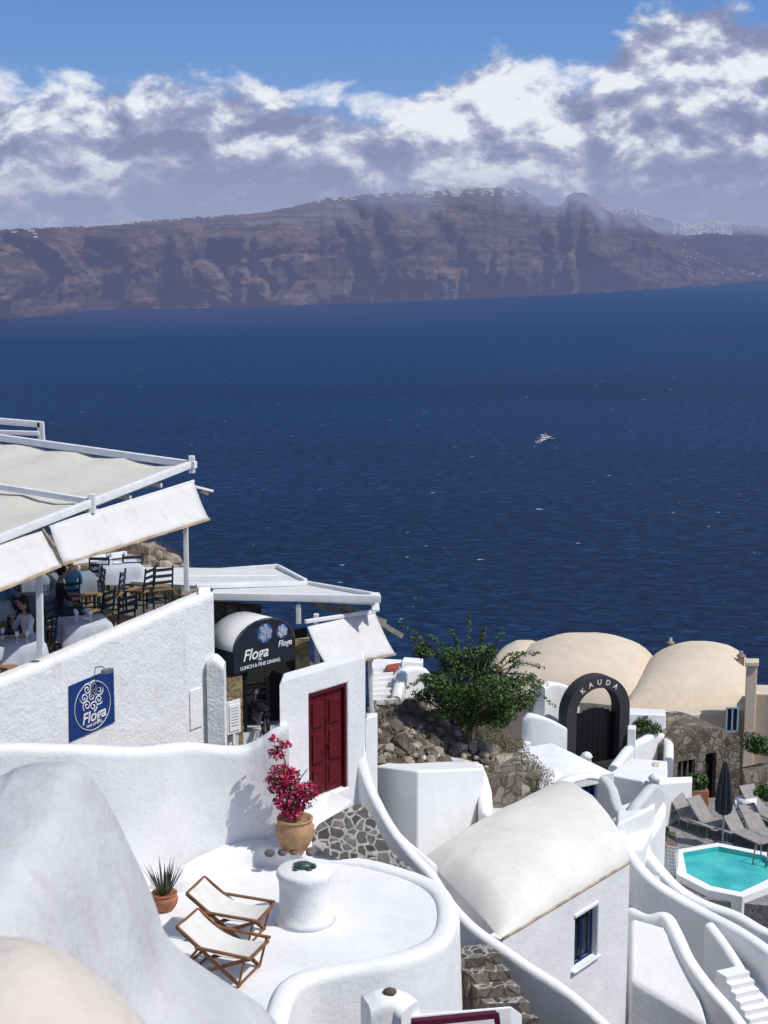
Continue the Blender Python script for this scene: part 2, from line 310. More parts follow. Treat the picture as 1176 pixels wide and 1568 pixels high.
# ---------------------------------------------------------------- DISTANT ISLAND
def lerpl(tab,u):
    if u<=tab[0][0]: return tab[0][1]
    for (a,b_),(c,d) in zip(tab,tab[1:]):
        if u<=c: return b_+(d-b_)*(u-a)/(c-a)
    return tab[-1][1]
RID=[(-400,362),(0,351),(60,349),(130,346),(200,340),(280,334),(400,326),(450,316),(500,304),(580,296),(640,294),(700,290),(740,288),(790,287),(806,292),(822,303),(838,315),(852,316),(864,310),(869,298),(880,295),(898,295),(903,303),(918,308),(930,318),(946,322),(970,332),(1000,352),(1060,380),(1110,405),(1150,418),(1500,425)]
SHO=[(-400,500),(0,489),(70,484),(130,476),(380,470),(560,464),(700,458),(850,452),(1000,443),(1100,437),(1160,430),(1500,428)]
def islemat(name,fogamt):
    m,nt,b=newmat(name); L=nt.links.new
    geo=N(nt,'ShaderNodeNewGeometry'); P_=geo.outputs['Position']
    mp=N(nt,'ShaderNodeMapping'); mp.inputs['Scale'].default_value=(0.0016,0.0010,0.022); L(P_,mp.inputs[0])
    n1=N(nt,'ShaderNodeTexNoise'); n1.inputs['Scale'].default_value=1; n1.inputs['Detail'].default_value=8; n1.inputs['Roughness'].default_value=0.72; n1.inputs['Distortion'].default_value=.5; L(mp.outputs[0],n1.inputs['Vector'])
    mp=N(nt,'ShaderNodeMapping'); mp.inputs['Scale'].default_value=(0.007,0.004,0.007); L(P_,mp.inputs[0])
    n2=N(nt,'ShaderNodeTexNoise'); n2.inputs['Scale'].default_value=1; n2.inputs['Detail'].default_value=8; n2.inputs['Roughness'].default_value=0.75; L(mp.outputs[0],n2.inputs['Vector'])
    c1=ramp(nt,[(0.3,(0.06,0.043,0.035)),(0.45,(0.19,0.12,0.085)),(0.56,(0.46,0.33,0.25)),(0.62,(0.17,0.12,0.09)),(0.75,(0.32,0.23,0.17))],n1.outputs['Fac'])
    c2=ramp(nt,[(0.3,(0.35,0.35,0.35)),(0.55,(1,1,1)),(0.72,(2.2,2.0,1.8))],n2.outputs['Fac'])
    mm=N(nt,'ShaderNodeMix',data_type='RGBA',blend_type='MULTIPLY'); mm.inputs[0].default_value=1; L(c1.outputs[0],mm.inputs[6]); L(c2.outputs[0],mm.inputs[7])
    L(mm.outputs[2],b.inputs['Base Color']); b.inputs['Roughness'].default_value=1; b.inputs['Specular IOR Level'].default_value=0
    bp=N(nt,'ShaderNodeBump'); bp.inputs['Strength'].default_value=1; bp.inputs['Distance'].default_value=70; L(n2.outputs['Fac'],bp.inputs['Height']); L(bp.outputs[0],b.inputs['Normal'])
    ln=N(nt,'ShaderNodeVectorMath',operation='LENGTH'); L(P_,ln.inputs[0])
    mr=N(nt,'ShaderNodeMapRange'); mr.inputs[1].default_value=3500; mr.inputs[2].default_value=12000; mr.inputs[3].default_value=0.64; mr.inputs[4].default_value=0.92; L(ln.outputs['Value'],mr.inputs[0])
    em=N(nt,'ShaderNodeEmission'); em.inputs[0].default_value=(0.122,0.142,0.268,1)  # aerial haze painted onto the rock as a bluish emission
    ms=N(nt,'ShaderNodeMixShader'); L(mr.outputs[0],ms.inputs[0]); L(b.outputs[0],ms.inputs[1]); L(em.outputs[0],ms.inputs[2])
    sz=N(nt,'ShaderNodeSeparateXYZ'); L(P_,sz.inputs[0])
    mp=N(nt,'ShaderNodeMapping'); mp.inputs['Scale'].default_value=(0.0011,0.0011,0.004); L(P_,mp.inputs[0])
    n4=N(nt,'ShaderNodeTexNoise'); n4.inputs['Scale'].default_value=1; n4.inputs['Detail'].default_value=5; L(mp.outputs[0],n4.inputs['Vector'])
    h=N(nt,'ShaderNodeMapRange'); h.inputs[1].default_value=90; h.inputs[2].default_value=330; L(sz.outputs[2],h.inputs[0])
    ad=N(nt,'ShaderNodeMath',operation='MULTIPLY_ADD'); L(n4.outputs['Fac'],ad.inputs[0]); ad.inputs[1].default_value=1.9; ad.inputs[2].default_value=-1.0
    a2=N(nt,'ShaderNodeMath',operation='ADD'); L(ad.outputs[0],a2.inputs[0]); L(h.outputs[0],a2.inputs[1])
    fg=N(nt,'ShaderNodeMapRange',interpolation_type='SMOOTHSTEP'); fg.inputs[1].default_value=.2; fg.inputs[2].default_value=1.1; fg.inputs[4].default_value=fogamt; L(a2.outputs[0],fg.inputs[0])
    e2=N(nt,'ShaderNodeEmission'); e2.inputs[0].default_value=(.31,.35,.53,1)  # cloud cap painted onto the upper slopes as pale emission
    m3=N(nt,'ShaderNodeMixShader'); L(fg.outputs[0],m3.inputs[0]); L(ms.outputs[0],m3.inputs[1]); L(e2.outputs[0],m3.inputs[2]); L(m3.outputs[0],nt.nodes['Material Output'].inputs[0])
    return m
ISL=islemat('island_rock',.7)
def island(name,RID,SHO,back,u0,u1,du,promo=()):
    mb=MB(); T=64; cols=int((u1-u0)/du)
    grid=[[None]*(cols+1) for _ in range(T+4)]
    for i in range(cols+1):
        u=u0+i*du
        sv=lerpl(SHO,u)+1.2*noise.noise(Vector((u/14,4,3))); r=ray(u,sv); ys=SEA/r.z*r.y; ys=min(ys,14000)
        yr=ys+back+sum(-a*math.exp(-((u-c)/w)**2) for c,w,a in promo)
        rv=lerpl(RID,u)+1.6*noise.noise(Vector((u/11,0,3)))+1.1*noise.noise(Vector((u/3,7,3)))
        Rg=S(u,rv,yr); Sh=S(u,sv,ys); Sh.z=SEA-3
        for j in range(T+1):
            t=j/T; H=Rg.z-Sh.z
            wv=noise.noise(Vector((u/140,t*1.3,6)))
            st=0.03*math.sin(t*21+5*noise.noise(Vector((u/160,0,0))))*(0.4+wv)
            y=Sh.y+(Rg.y-Sh.y)*(0.25*t+0.30*t*t+.45*t**3)
            f=math.sin(math.pi*t)**0.7
            rel=noise.fractal(Vector((u/80.0+t*.9*wv,t*2.2,1.7)),1.0,2.1,6)
            rid=noise.ridged_multi_fractal(Vector((u/110.0+t*(.5+wv),t*.8,9)),.9,2.1,6,1,2)
            y+=f*(rel*360-rid*230+170)*(back/1000)
            z=Sh.z+H*min(1,max(0,(t+st*f+0.03*rel*f)))
            x=(u-588)/F*y/ (ray(u,sv+(rv-sv)*t).y)
            grid[j][i]=Vector((x,y,z))
        for k,(dy,dz) in enumerate(((60,-8),(600,-120),(3000,-600))):
            grid[T+1+k][i]=Vector((Rg.x*(1+dy/Rg.y),Rg.y+dy,Rg.z+dz))
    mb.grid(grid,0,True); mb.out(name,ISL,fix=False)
    return grid,u0,du,T
RID2=[(850,420),(900,360),(930,325),(955,319),(985,321),(1000,330),(1030,340),(1060,343),(1100,338),(1118,342),(1150,346),(1176,345),(1300,352),(1600,380)]
SHO2=[(850,428),(1000,425),(1176,418),(1600,416)]
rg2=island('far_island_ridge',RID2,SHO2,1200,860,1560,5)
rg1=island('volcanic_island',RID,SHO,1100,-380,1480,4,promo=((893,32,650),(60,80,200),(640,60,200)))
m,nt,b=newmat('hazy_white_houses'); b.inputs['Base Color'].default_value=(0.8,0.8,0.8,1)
em=N(nt,'ShaderNodeEmission'); em.inputs[0].default_value=(0.26,0.29,0.44,1); ms=N(nt,'ShaderNodeMixShader'); ms.inputs[0].default_value=0.38  # emission mixed into the walls as painted distance haze
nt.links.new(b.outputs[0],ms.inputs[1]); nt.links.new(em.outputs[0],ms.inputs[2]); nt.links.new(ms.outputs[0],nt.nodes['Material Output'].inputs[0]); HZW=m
mb=MB()
def village(rg_,ua,ub,n,rowsdown,sz=(5,10),pw=1.5,cl=-.05):
    grid,u0,du,T=rg_
    ci=[i for i in range(len(grid[0])) if ua<=u0+i*du<=ub]
    for _ in range(n):
        i=random.choice(ci)
        if noise.noise(Vector(((u0+i*du)/13,ua,2)))<cl: continue
        jf=T-rowsdown*R()**pw; j=int(jf); fr=jf-j
        p=grid[j][i].lerp(grid[min(j+1,T)][i],fr)
        if i+1<len(grid[0]): p=p.lerp(grid[j][i+1].lerp(grid[min(j+1,T)][i+1],fr),R())
        s=RU(*sz)
        mb.box((p.x,p.y-s*.4,p.z+s*.2),(s*RU(1,3.4),s,s*.85),0)
village(rg1,128,202,150,2,(4,8),1.5,-.3); village(rg1,205,360,60,1.5,(3,7)); village(rg1,0,130,34,1.5,(3,6)); village(rg1,485,640,90,3,(4,8)); village(rg1,640,720,130,5,(4,9)); village(rg1,735,812,160,6,(4,9),1.3); village(rg1,915,955,60,5,(4,9),1.5,-.3)
village(rg2,938,998,200,7,(7,13),1.5,-.3); village(rg2,1030,1118,420,16,(8,15),1.2,-.4); village(rg2,1118,1176,44,5,(6,11)); village(rg1,1020,1170,40,30,(4,8)); village(rg1,10,60,12,50,(4,8))
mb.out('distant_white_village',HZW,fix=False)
# ---------------------------------------------------------------- HILLSIDE TERRAIN
CTRL=[(-14,-6,-6),(0,-6,-6),(10,-6,-7),(-12,4,-5),(0,4,-5.5),(8,4,-8),(-6,13,-11),(0,14,-12.5),(3,17,-13),(-8,18,-10),(-7,24,-8.2),(-3.6,27,-8.3),(-8,30,-8.2),(-5,33,-8.4),(-1.9,26,-9.5),(-1,29.3,-9.9),
(-.4,25.5,-13),(0.2,26.5,-13.4),(1,27.5,-14),(.2,28,-13),(1.2,29,-14),(2.2,30.2,-15),(3.4,31,-16),(4.5,32.5,-17.5),(5.2,35,-17.5),
(0,30,-10.35),(0.5,31.2,-10.25),(-.3,32.5,-9.9),(0.5,33.3,-9.9),(1.2,34,-10.3),(1.9,32.4,-10.7),(2.6,34,-11.7),(3,37,-13.2),(3,27,-15.5),(6,29,-18),(8,36,-17.6),(12,38,-17.3),(10,45,-17.2),(6,44,-16.4),(4,42,-15.6),(1,40,-13.6),
(10,56,-18.5),(4,56,-19),(16,60,-23),(13,52,-19),(0,50,-20),(-3,38,-11),(-7,42,-9.2),(-7.5,45,-8.9),(-10,46,-8.6),(-16,48,-8),(-4.5,45,-12),(14,20,-22),(20,30,-24),(30,50,-30),(18,50,-23),(-20,20,-7),(-25,40,-8)]
def terr(x,y):
    a=b=0
    for cx,cy,cz in CTRL:
        w=1/((x-cx)**2+(y-cy)**2+0.3)**1.7; a+=w*cz; b+=w
    z=a/b
    yb=49 if x<-2 else (49+ (x+2)*2.2 if x<6 else 66.6)
    if y>yb: z-=(y-yb)*1.05
    if abs(x)>25: z-=(abs(x)-25)*0.35
    z=max(z,SEA-4)
    return z+0.22*noise.fractal(Vector((x*0.5,y*0.5,0)),1,2,5)
mb=MB(); gx=[-150,-90,-60,-40,-30]+[-24+i*0.6 for i in range(80)]+[26,32,45,70,110,150]; gy=[-20,-10]+[-4+i*0.6 for i in range(125)]+[72,80,92,110,140,180,230]
mb.grid([[Vector((x,y,terr(x,y))) for x in gx] for y in gy],0,True)
m,nt,b=newmat('dry_hillside'); L=nt.links.new
tc=N(nt,'ShaderNodeTexCoord'); n1=N(nt,'ShaderNodeTexNoise'); n1.inputs['Scale'].default_value=1.6; n1.inputs['Detail'].default_value=9; n1.inputs['Roughness'].default_value=0.75; L(tc.outputs['Object'],n1.inputs['Vector'])
c=ramp(nt,[(0.3,(0.06,0.05,0.042)),(0.5,(0.16,0.13,0.10)),(0.65,(0.29,0.25,0.205)),(0.8,(0.12,0.10,0.08))],n1.outputs['Fac']); L(c.outputs[0],b.inputs['Base Color']); b.inputs['Roughness'].default_value=1
bp=N(nt,'ShaderNodeBump'); bp.inputs['Strength'].default_value=1; bp.inputs['Distance'].default_value=0.25; L(n1.outputs['Fac'],bp.inputs['Height']); L(bp.outputs[0],b.inputs['Normal'])
mb.out('hillside',m,fix=False)
# ---------------------------------------------------------------- NEAR ROOF (foreground)
prof=[(-160,1185),(-60,1188),(0,1187),(28,1174),(70,1166),(112,1168),(140,1190),(172,1240),(200,1298),(228,1358),(250,1422),(280,1458),(340,1500),(400,1540),(440,1590),(480,1650)]
mb=MB(); base=[S(u,v,8.0+0.2*i/10) for i,(u,v) in enumerate(prof)]; base=cat(base,6)
rows=[]
for t in (-1.0,-0.9,-0.8,-.7,-0.6,-.52,-0.45,-.37,-0.3,-.24,-0.18,-.13,-0.08,-.04,0,0.08,0.2,0.4,0.8):
    rr=[]
    for p in base:
        if t<=0: q=p+Vector((0.25*t,t*4.2,0)); q.z=p.z-abs(t)*0.75+(.07*noise.noise(q*.9)+.02*noise.noise(q*3))*min(1,-t*5)
        else: q=p+Vector((0.1*t,t*1.2,-2.6*t*t-1.2*t))
        rr.append(q)
    rows.append(rr)
mb.grid(rows,0,True)
mb.add(rows[-1]+[Vector((p.x,p.y,-9)) for p in rows[-1]],[(i,i+1,len(base)+i+1,len(base)+i) for i in range(len(base)-1)],0)
mb.out('whitewashed_vault_roof',WHN,fix=True)
mb=MB(); prof=[(-160,1420),(-60,1428),(0,1433),(50,1439),(110,1465),(160,1500),(205,1545),(250,1600),(280,1680)]
base=cat([S(u,v,4.6) for u,v in prof],6); rows=[]
for t in (-1.0,-0.7,-0.45,-0.25,-0.1,0,0.1,0.3,0.7):
    rows.append([p+(Vector((0,t*2.2,-abs(t)*0.35)) if t<=0 else Vector((0,t*0.8,-1.5*t))) for p in base])
mb.grid(rows,0,True); mb.out('beige_parapet',BEI)
# ---------------------------------------------------------------- TERRACE
TZ=-9.1
terr_g=grp('roof_terrace')
outl=[(262,1300),(330,1290),(420,1285),(470,1309),(520,1314),(575,1322),(635,1338),(676,1362),(694,1392),(692,1425),(668,1450),(610,1470),(540,1480),(480,1490),(450,1505),(432,1530),(415,1580),(330,1640),(180,1640),(140,1400)]
oz=cat([SZ(u,v,TZ) for u,v in outl],5,True)
mb=MB(); mb.prism(oz,-13.5,0,0); mb.out('floor',[WHF],terr_g,bevel=0.05)
rim=[(462,1308),(520,1313),(575,1321),(632,1337),(670,1360),(684,1390),(680,1420),(655,1444),(600,1464),(535,1475),(478,1485),(445,1502),(428,1530),(412,1580)]
rt=[SZ(u,v,TZ+0.06) for u,v in rim]
mb=MB(); sweep(mb,rt,0.30,TZ-1.2,0,7); mb.out('rim',WH,terr_g)
mb=MB(); pts=[SZ(u,v,TZ-0.02) for u,v in rim[4:]]
sweep(mb,[p+Vector((0,0,-0.05)) for p in pts],0.36,-12.5,0,7,batter=0.12); mb.out('retaining_wall',WH,terr_g)
wl=grp('terrace_wall')
mb=MB()
tops=[S(-140,1138,19.6),S(0,1140,20.2),(S(130,1141,20.8)),S(220,1146,21.3),S(290,1139,21.8),S(365,1141,22.1),S(398,1130,22.15),S(418,1116,22.15),S(440,1106,22.2)]
sweep(mb,tops,0.3,-10,0,8); mb.out('wall',WH,wl)
mb=MB()
t2=[S(150,1330,19.8),SZ(215,1335,-8.95),SZ(275,1336,-8.9),SZ(330,1310,-8.85),SZ(385,1288,-8.8),SZ(425,1288,-8.8),SZ(470,1296,-8.85)]
sweep(mb,t2,0.5,-9.5,0,8,batter=0.15)
mb.out('bench_base',WH,wl)
mb=MB(); mb.prism([SZ(400,1275,-8.75),SZ(425,1300,-8.8),SZ(470,1303,-8.85),SZ(492,1262,-8.65),SZ(540,1224,-8.38),SZ(500,1205,-8.38),SZ(430,1225,-8.5)],-10.2); mb.out('step',WH,wl,bevel=0.06)
mb=MB(); c=SZ(467,1408,TZ)
mb.lathe(c,[(0.02,0),(0.43,0.0),(0.385,0.06),(0.36,0.2),(0.355,0.45),(0.365,0.6),(0.395,0.67),(0.39,0.73),(0.36,0.755),(0.02,0.76)],40,0,0.02)
mb.out('round_plaster_table',WH)
mb=MB(); c2=c+Vector((-0.02,0.02,0.76)); GRN=simple('green_glaze',(0.05,0.09,0.07),0.35,0.3,20)
mb.ball(c2+Vector((0,0,0.03)),0.12,0,8,(1.15,0.85,0.5)); mb.ball(c2+Vector((0.15,-0.03,0.035)),0.04,0,6)
for sx_,sy in ((.09,.1),(.09,-.1),(-.1,.1),(-.1,-.1)): mb.ball(c2+Vector((sx_,sy,0.015)),0.035,0,5,(1.3,1,.5))
mb.out('turtle_ashtray',GRN)
# ---------------------------------------------------------------- PATH
mb=MB(); rows=[]
LR=[((515,1246,-8.45),(552,1228,-8.45)),((488,1262,-8.6),(572,1252,-8.6)),((470,1290,-8.8),(584,1280,-8.8)),((510,1312,-9.0),(600,1304,-9.0)),((585,1345,-9.35),(640,1338,-9.3)),((640,1400,-9.9),(690,1380,-9.8))]
for a,b2 in LR:
    A=SZ(*a); B=SZ(*b2); rows.append([A.lerp(B,k/6) for k in range(7)])
mb.grid(rows,0,True)
mb.out('cobblestone_path',COB,fix=False)
stg=grp('cobbled_stairs')
mb=MB(); zz=-10.5
for i in range(8):
    z=zz-0.17*i; uA,vA=690+ i*14,1452+i*22
    A=SZ(uA-10,vA,z); B=SZ(uA+56,vA-8+i*2,z); d=Vector((0.16,-0.30,0))
    mb.prism([A,B,B+d*1.25,A+d*1.25],z-1.2,1,0)
mb.out('treads',[COB,RUB],stg,bevel=0.015)
mb=MB()
par=[(547,1118,23.7),(556,1165,23.5),(572,1212,23.3),(598,1258,23.1),(630,1300,22.9),(664,1338,22.75),(692,1380,22.6),(730,1418,22.4),(790,1460,22.1),(860,1507,21.8),(930,1566,21.4),(985,1625,21.1)]
sweep(mb,[S(*p) for p in par],0.2,lambda p:p.z-1.15,0,7)
mb.out('curved_parapet',WH)
# ---------------------------------------------------------------- PORTAL WITH RED DOOR
pg=grp('doorway_portal')
dBL=SZ(475,1227,-8.4); dBR=SZ(533,1205,-8.4)
A=SP(dBL,dBR,428,1043); B=SP(dBL,dBR,557,1012)
A.z=B.z=0; dd=(B-A).normalized(); 
s0=(Vector((dBL.x,dBL.y,0))-A).length; s1=(Vector((dBR.x,dBR.y,0))-A).length
mb=MB(); P,d,nin=facade(mb,A,B,-6.33,-9.6,[(s0,s1,-8.4,-6.66)],0.1,0,1,back=Vector((.02,.55,0))); mb.out('surround',[WH,RED],pg,bevel=0.035,merge=True)
mb=MB(); W=s1-s0
def pn(a,b_,c,e,o,t=0.03):
    mb.add([P(a,c,o),P(b_,c,o),P(b_,e,o),P(a,e,o),P(a,c,o+t),P(b_,c,o+t),P(b_,e,o+t),P(a,e,o+t)],[(0,1,2,3),(0,4,5,1),(1,5,6,2),(2,6,7,3),(3,7,4,0)],0)
pn(s0,s0+0.05,-8.4,-6.66,0.02,0.07);pn(s1-0.05,s1,-8.4,-6.66,0.02,0.07);pn(s0+.05,s1-.05,-6.72,-6.66,0.02,0.07)
for k in range(2):
    a=s0+0.06+k*(W-0.12)/2; b_=a+(W-0.12)/2-0.015
    pn(a,b_,-8.38,-6.73,0.07,0.02)
    for z0,z1 in ((-8.25,-7.95),(-7.85,-7.35),(-7.25,-6.85)): pn(a+0.06,b_-0.06,z0,z1,0.045,0.022)
mb.ball(P(s0+W/2+0.05,-7.6,0.03),0.03,0,6)
mb.out('door_leaves',RED,pg,bevel=0.006,seg=1)
# ---------------------------------------------------------------- RESTAURANT
rg=grp('restaurant_building')
FZ=-6.95
up=Vector((0,0,1))
RA=S(-120,1084,21.4); RB=S(316,903,26.5)
mb=MB(); dR=Vector((RB.x-RA.x,RB.y-RA.y,0)).normalized(); nR=Vector((-dR.y,dR.x,0)); outR=-nR
pts=[RA.lerp(RB,k/12)+Vector((0,0,0.03*noise.noise(Vector((k,0,0))))) for k in range(13)]
sweep(mb,pts,0.34,-10.2,0,3); mb.out('sign_wall',WHR,rg)
mb=MB(); mb.prism([S(303,905,26.2),S(322,903,26.7),S(322,897,27.0),S(303,898,26.6)],-9.5); mb.out('wall_pier',WHR,rg,bevel=0.04)
mb=MB(); sweep(mb,[S(318,1012,26.3),S(330,1004,26.3),S(344,1016,26.3)],0.4,-10,0,4); mb.out('buttress',WHR,rg)
mb=MB(); q=SP(RA-nR*0.18,RB-nR*0.18,300,1085); mb.box(q,(0.32,0.03,0.72),0,math.atan2(dR.y,dR.x)); mb.out('meter_cover',WH,rg,bevel=0.01)
mb=MB(); mb.prism([Vector((RA.x,RA.y,FZ)),Vector((RB.x,RB.y,FZ)),Vector((RB.x,RB.y,FZ))+nR*7,Vector((RA.x,RA.y,FZ))+nR*7],FZ-1.2); mb.out('dining_deck',DECKW,rg)
C=S(292,716,27.2); NL=S(-160,893,20.6); FL=S(-160,652,31.2)
mb=MB(); Q=NL+(FL-C); rows=[]
for i in range(17):
    a=C.lerp(NL,i/16); b_=FL.lerp(Q,i/16)
    rows.append([a.lerp(b_,k/20)+Vector((0,0,0.035*math.sin(k*1.9)-0.03+.03*noise.noise(Vector((i*.5,k*.4,0))))) for k in range(21)])
mb.grid(rows,0,True); mb.out('pergola_canvas',CANR,rg,fix=False)
mb=MB()
mb.beam(C+up*0.06,NL+up*0.06,0.10,0.13,0,0.1); mb.beam(C+up*0.06,FL+up*0.06,0.10,0.13,0,0.12)
m1=C.lerp(NL,0.40);m2=FL.lerp(Q,0.40); mb.beam(m1+up*0.09,m2+up*0.09,0.09,0.10,0,0.05)
m3=C.lerp(NL,0.8);m4=FL.lerp(Q,0.8); mb.beam(m3+up*0.09,m4+up*0.09,0.09,0.10,0,0.05)
for q in (C,m1): mb.beam(q+up*-0.1+outR*0.03,q+up*0.22+outR*0.03,0.11,0.11)
for k in range(1,8):
    e0=C.lerp(NL,k/8)-up*.12; e1=FL.lerp(Q,k/8)-up*.12; mb.beam(e0,e1,.05,.08)
mb.out('pergola_frame',PWH,rg,bevel=0.01,seg=1)
STN=simple('stained_hem',(0.50,0.38,0.25),.9,.3,3)
def flap(name,a,b_,c,d_,par,n=20,m=8):
    mb=MB(); rows=[]
    for j in range(m+1):
        t=j/m; p=a.lerp(d_,t); q=b_.lerp(c,t)
        rows.append([p.lerp(q,k/n)+Vector((0,0.04*math.sin(k*1.1+t*2)*t,0.012*math.sin(k*2.1)*t-.05*math.sin(math.pi*t))) for k in range(n+1)])
    mb.grid(rows,0,True); mb.beam(d_+Vector((0,0,-.01)),c+Vector((0,0,-.01)),.02,.03,1,.0)
    ob=mb.out(name,[CANV,STN],par,fix=False); s=ob.modifiers.new('s','SOLIDIFY'); s.thickness=0.012
    return ob
flap('side_blind',S(76,807,23.6),S(296,738,27.1),S(320,794,26.7),S(96,863,23.2),rg)
flap('side_blind_b',S(-150,880,20.7),S(68,812,23.5),S(93,865,23.1),S(-130,955,20.3),rg)
mb=MB()
mb.beam(S(76,806,23.62),S(296,737,27.12),0.04,0.05,0,0.02)
mb.beam(S(284,800,27.0),S(286,906,27.0),0.09,0.09); mb.beam(S(60,880,23.15),S(62,1003,23.15),0.10,0.10)
mb.beam(S(-60,640,33),S(62,650,33),0.12,0.14); mb.beam(S(62,646,33),S(64,676,33),0.14,0.12); mb.beam(S(-60,660,32.5),S(60,664,32.5),0.1,0.1)
mb.beam(S(296,745,27.3),S(325,752,27.8),0.07,0.05,0)
mb.out('posts_and_rails',PWH,rg,bevel=0.008,seg=1)
mb=MB()
mb.beam(S(288,742,27.4),S(318,757,27.6),0.09,0.06); mb.beam(S(60,805,23.5),S(84,838,23.3),0.05,0.05)
mb.out('timber_brackets',GREYW,rg)
lp=grp('lower_pergola')
mb=MB()
def slab(pts,th,mat=0): 
    mb.prism(pts,0,mat); n=len(pts)
    for i in range(n): mb.v[-n+i]=Vector(pts[i])+Vector((0,0,-th))
slab([S(108,874,31.5),S(190,868,32.5),S(425,871,33.2),S(470,893,31.2),S(300,897,29.8),S(110,884,30.6)],0.06)
slab([S(322,911,29.0),S(330,897,30.5),S(470,895,31.4),S(578,913,29.9),S(574,922,29.0)],0.06)
mb.out('canvas_roofs',CANV,lp)
mb=MB()
mb.beam(S(322,913,28.9),S(580,917,29.0),0.08,0.15,0,0.04); mb.beam(S(470,894,31.4),S(580,913,29.7),0.08,0.12); mb.beam(S(300,898,29.7),S(470,893,31.2),0.06,0.1)
mb.beam(S(330,874,33),S(426,867,33.2),0.08,0.10); mb.beam(S(426,868,33.2),S(468,890,31.3),0.08,0.1); mb.beam(S(100,862,30.5),S(192,848,32.4),0.1,0.12); mb.beam(S(190,848,32.4),S(192,868,32.4),0.1,0.1)
mb.beam(S(200,884,30.3),S(426,882,31.6),0.03,0.05)
mb.beam(S(573,908,29.6),S(575,936,29.4),0.16,0.1)
mb.beam(S(420,866,33.2),S(425,882,33.2),0.12,0.1)
mb.beam(S(457,925,29),S(457,955,29),0.1,0.1); mb.beam(S(566,1010,29.4),S(569,1092,29.4),0.09,0.09); mb.beam(S(467,952,28.1),S(574,936,29.9),0.06,0.08)
mb.beam(S(484,940,28.6),S(486,1030,28.6),0.10,0.10)
mb.out('frame',PWH,lp,bevel=0.01,seg=1)
mb=MB()
mb.beam(S(480,925,29.3),S(545,942,30.2),0.07,0.10); mb.beam(S(520,925,29.5),S(550,938,30.2),0.06,0.08); mb.beam(S(572,948,29.9),S(615,974,30.4),0.08,0.1); mb.beam(S(560,940,29.8),S(590,952,30.6),0.06,0.08)
mb.out('timber_supports',GREYW,lp)
flap('blind',S(470,960,28.1),S(573,937,29.9),S(605,1001,29.6),S(500,1021,27.6),lp)
# ---------------------------------------------------------------- ENTRANCE CANOPY
cg=grp('entrance_canopy')
f1=S(358,1034,27.0); f2=S(452,1009,28.1); ax=Vector((f2.x-f1.x,f2.y-f1.y,0)); Wc=ax.length; ax.normalize(); nb=Vector((-ax.y,ax.x,0)); zb_=(f1.z+f2.z)/2
f0=Vector((f1.x,f1.y,zb_))
def ca(s,h,o=0): return f0+ax*s+up*h+nb*o
arc=[(0,0.0),(0,0.42)]+[(Wc*(1-math.cos(math.pi*k/12))/2,0.42+0.52*math.sin(math.pi*k/12)) for k in range(1,12)]+[(Wc,0.42),(Wc,0)]
mb=MB(); mb.add([ca(s,h) for s,h in arc]+[ca(s,h,0.03) for s,h in arc],[tuple(range(len(arc))),tuple(len(arc)+i for i in range(len(arc)))],0)
mb.add([ca(s,h) for s,h in arc]+[ca(s,h,0.03) for s,h in arc],[(i,i+1,len(arc)+i+1,len(arc)+i) for i in range(len(arc)-1)],0)
mb.out('valance',NAVY,cg)
a2=arc[1:-1]; mb=MB(); mb.grid([[ca(s,h-0.01,o) for s,h in a2] for o in (0.0,0.4,0.8)],0,True)
mb.grid([[ca(0,h,o) for h in (0.0,0.2,0.42)] for o in (0.03,0.4,.8)],1,False)
ob=mb.out('awning_cloth',[CANV,NAVY],cg); s=ob.modifiers.new('s','SOLIDIFY'); s.thickness=0.012
text('Floga',ca(Wc*0.34,0.30,-0.012),ax,-nb,0.30,LET,cg,shear=0.3); text('LUNCH & FINE DINING',ca(Wc*0.42,0.08,-0.012),ax,-nb,0.095,LET,cg)
text('Floga',ca(Wc*0.82,0.38,-0.012),ax,-nb,0.17,LET,cg,shear=0.3)
def swirl(mb,c,xd,yd,r,n=6,mat=0,wr=0.012):
    xd=Vector(xd);yd=Vector(yd)
    def spiral(cc,rr,a0,dirn):
        pts=[]
        for i in range(22):
            t=i/21; a=a0+dirn*t*3.1*math.pi; q=rr*(1-0.85*t); pts.append(cc+xd*(q*math.cos(a))+yd*(q*math.sin(a)))
        mb.path(pts,wr,5,mat)
    for k in range(n):
        a=2*math.pi*k/n+0.3; cc=c+xd*(r*0.62*math.cos(a))+yd*(r*0.62*math.sin(a)); spiral(cc,r*0.34,a,1 if k%2 else -1)
    spiral(c,r*0.3,0,1)
LBLUE=simple('logo_blue',(.03,.09,.28),.6)
mb=MB()
for s_,h_,r_ in ((.50,.66,.19),(.78,.62,.145)):
    cc_0=ca(Wc*s_,h_,-.006); mb.add([cc_0+ax*(r_*math.cos(a))+up*(r_*math.sin(a)) for a in [2*math.pi*k/32 for k in range(32)]],[tuple(range(32))],1)
    swirl(mb,cc_0-nb*.012,ax,up,r_*.92,6,0,0.006)
mb.out('swirl_logo',[LET,LBLUE],cg,fix=False)
mb=MB()
mb.prism([S(345,1040,26.9),S(371,1036,27.0),S(371,1032,27.5),S(345,1036,27.4)],-9.8,0)
mb.prism([S(452,985,28.3),S(474,982,28.4),S(474,975,29),S(452,978,28.9)],-9.8,0)
mb.out('stone_pillars',OCH,cg)
mb=MB(); mb.prism([S(366,990,28.6),S(470,965,29.6),S(470,960,29.8),S(366,985,28.8)],-9.8,0); mb.out('porch_back_wall',[DARKIN],cg)
mb=MB(); mb.prism([S(322,925,29.8),S(400,930,29.8),S(400,925,30.4),S(322,920,30.4)],-9.8,0); mb.out('stone_side_wall',RUB,cg)
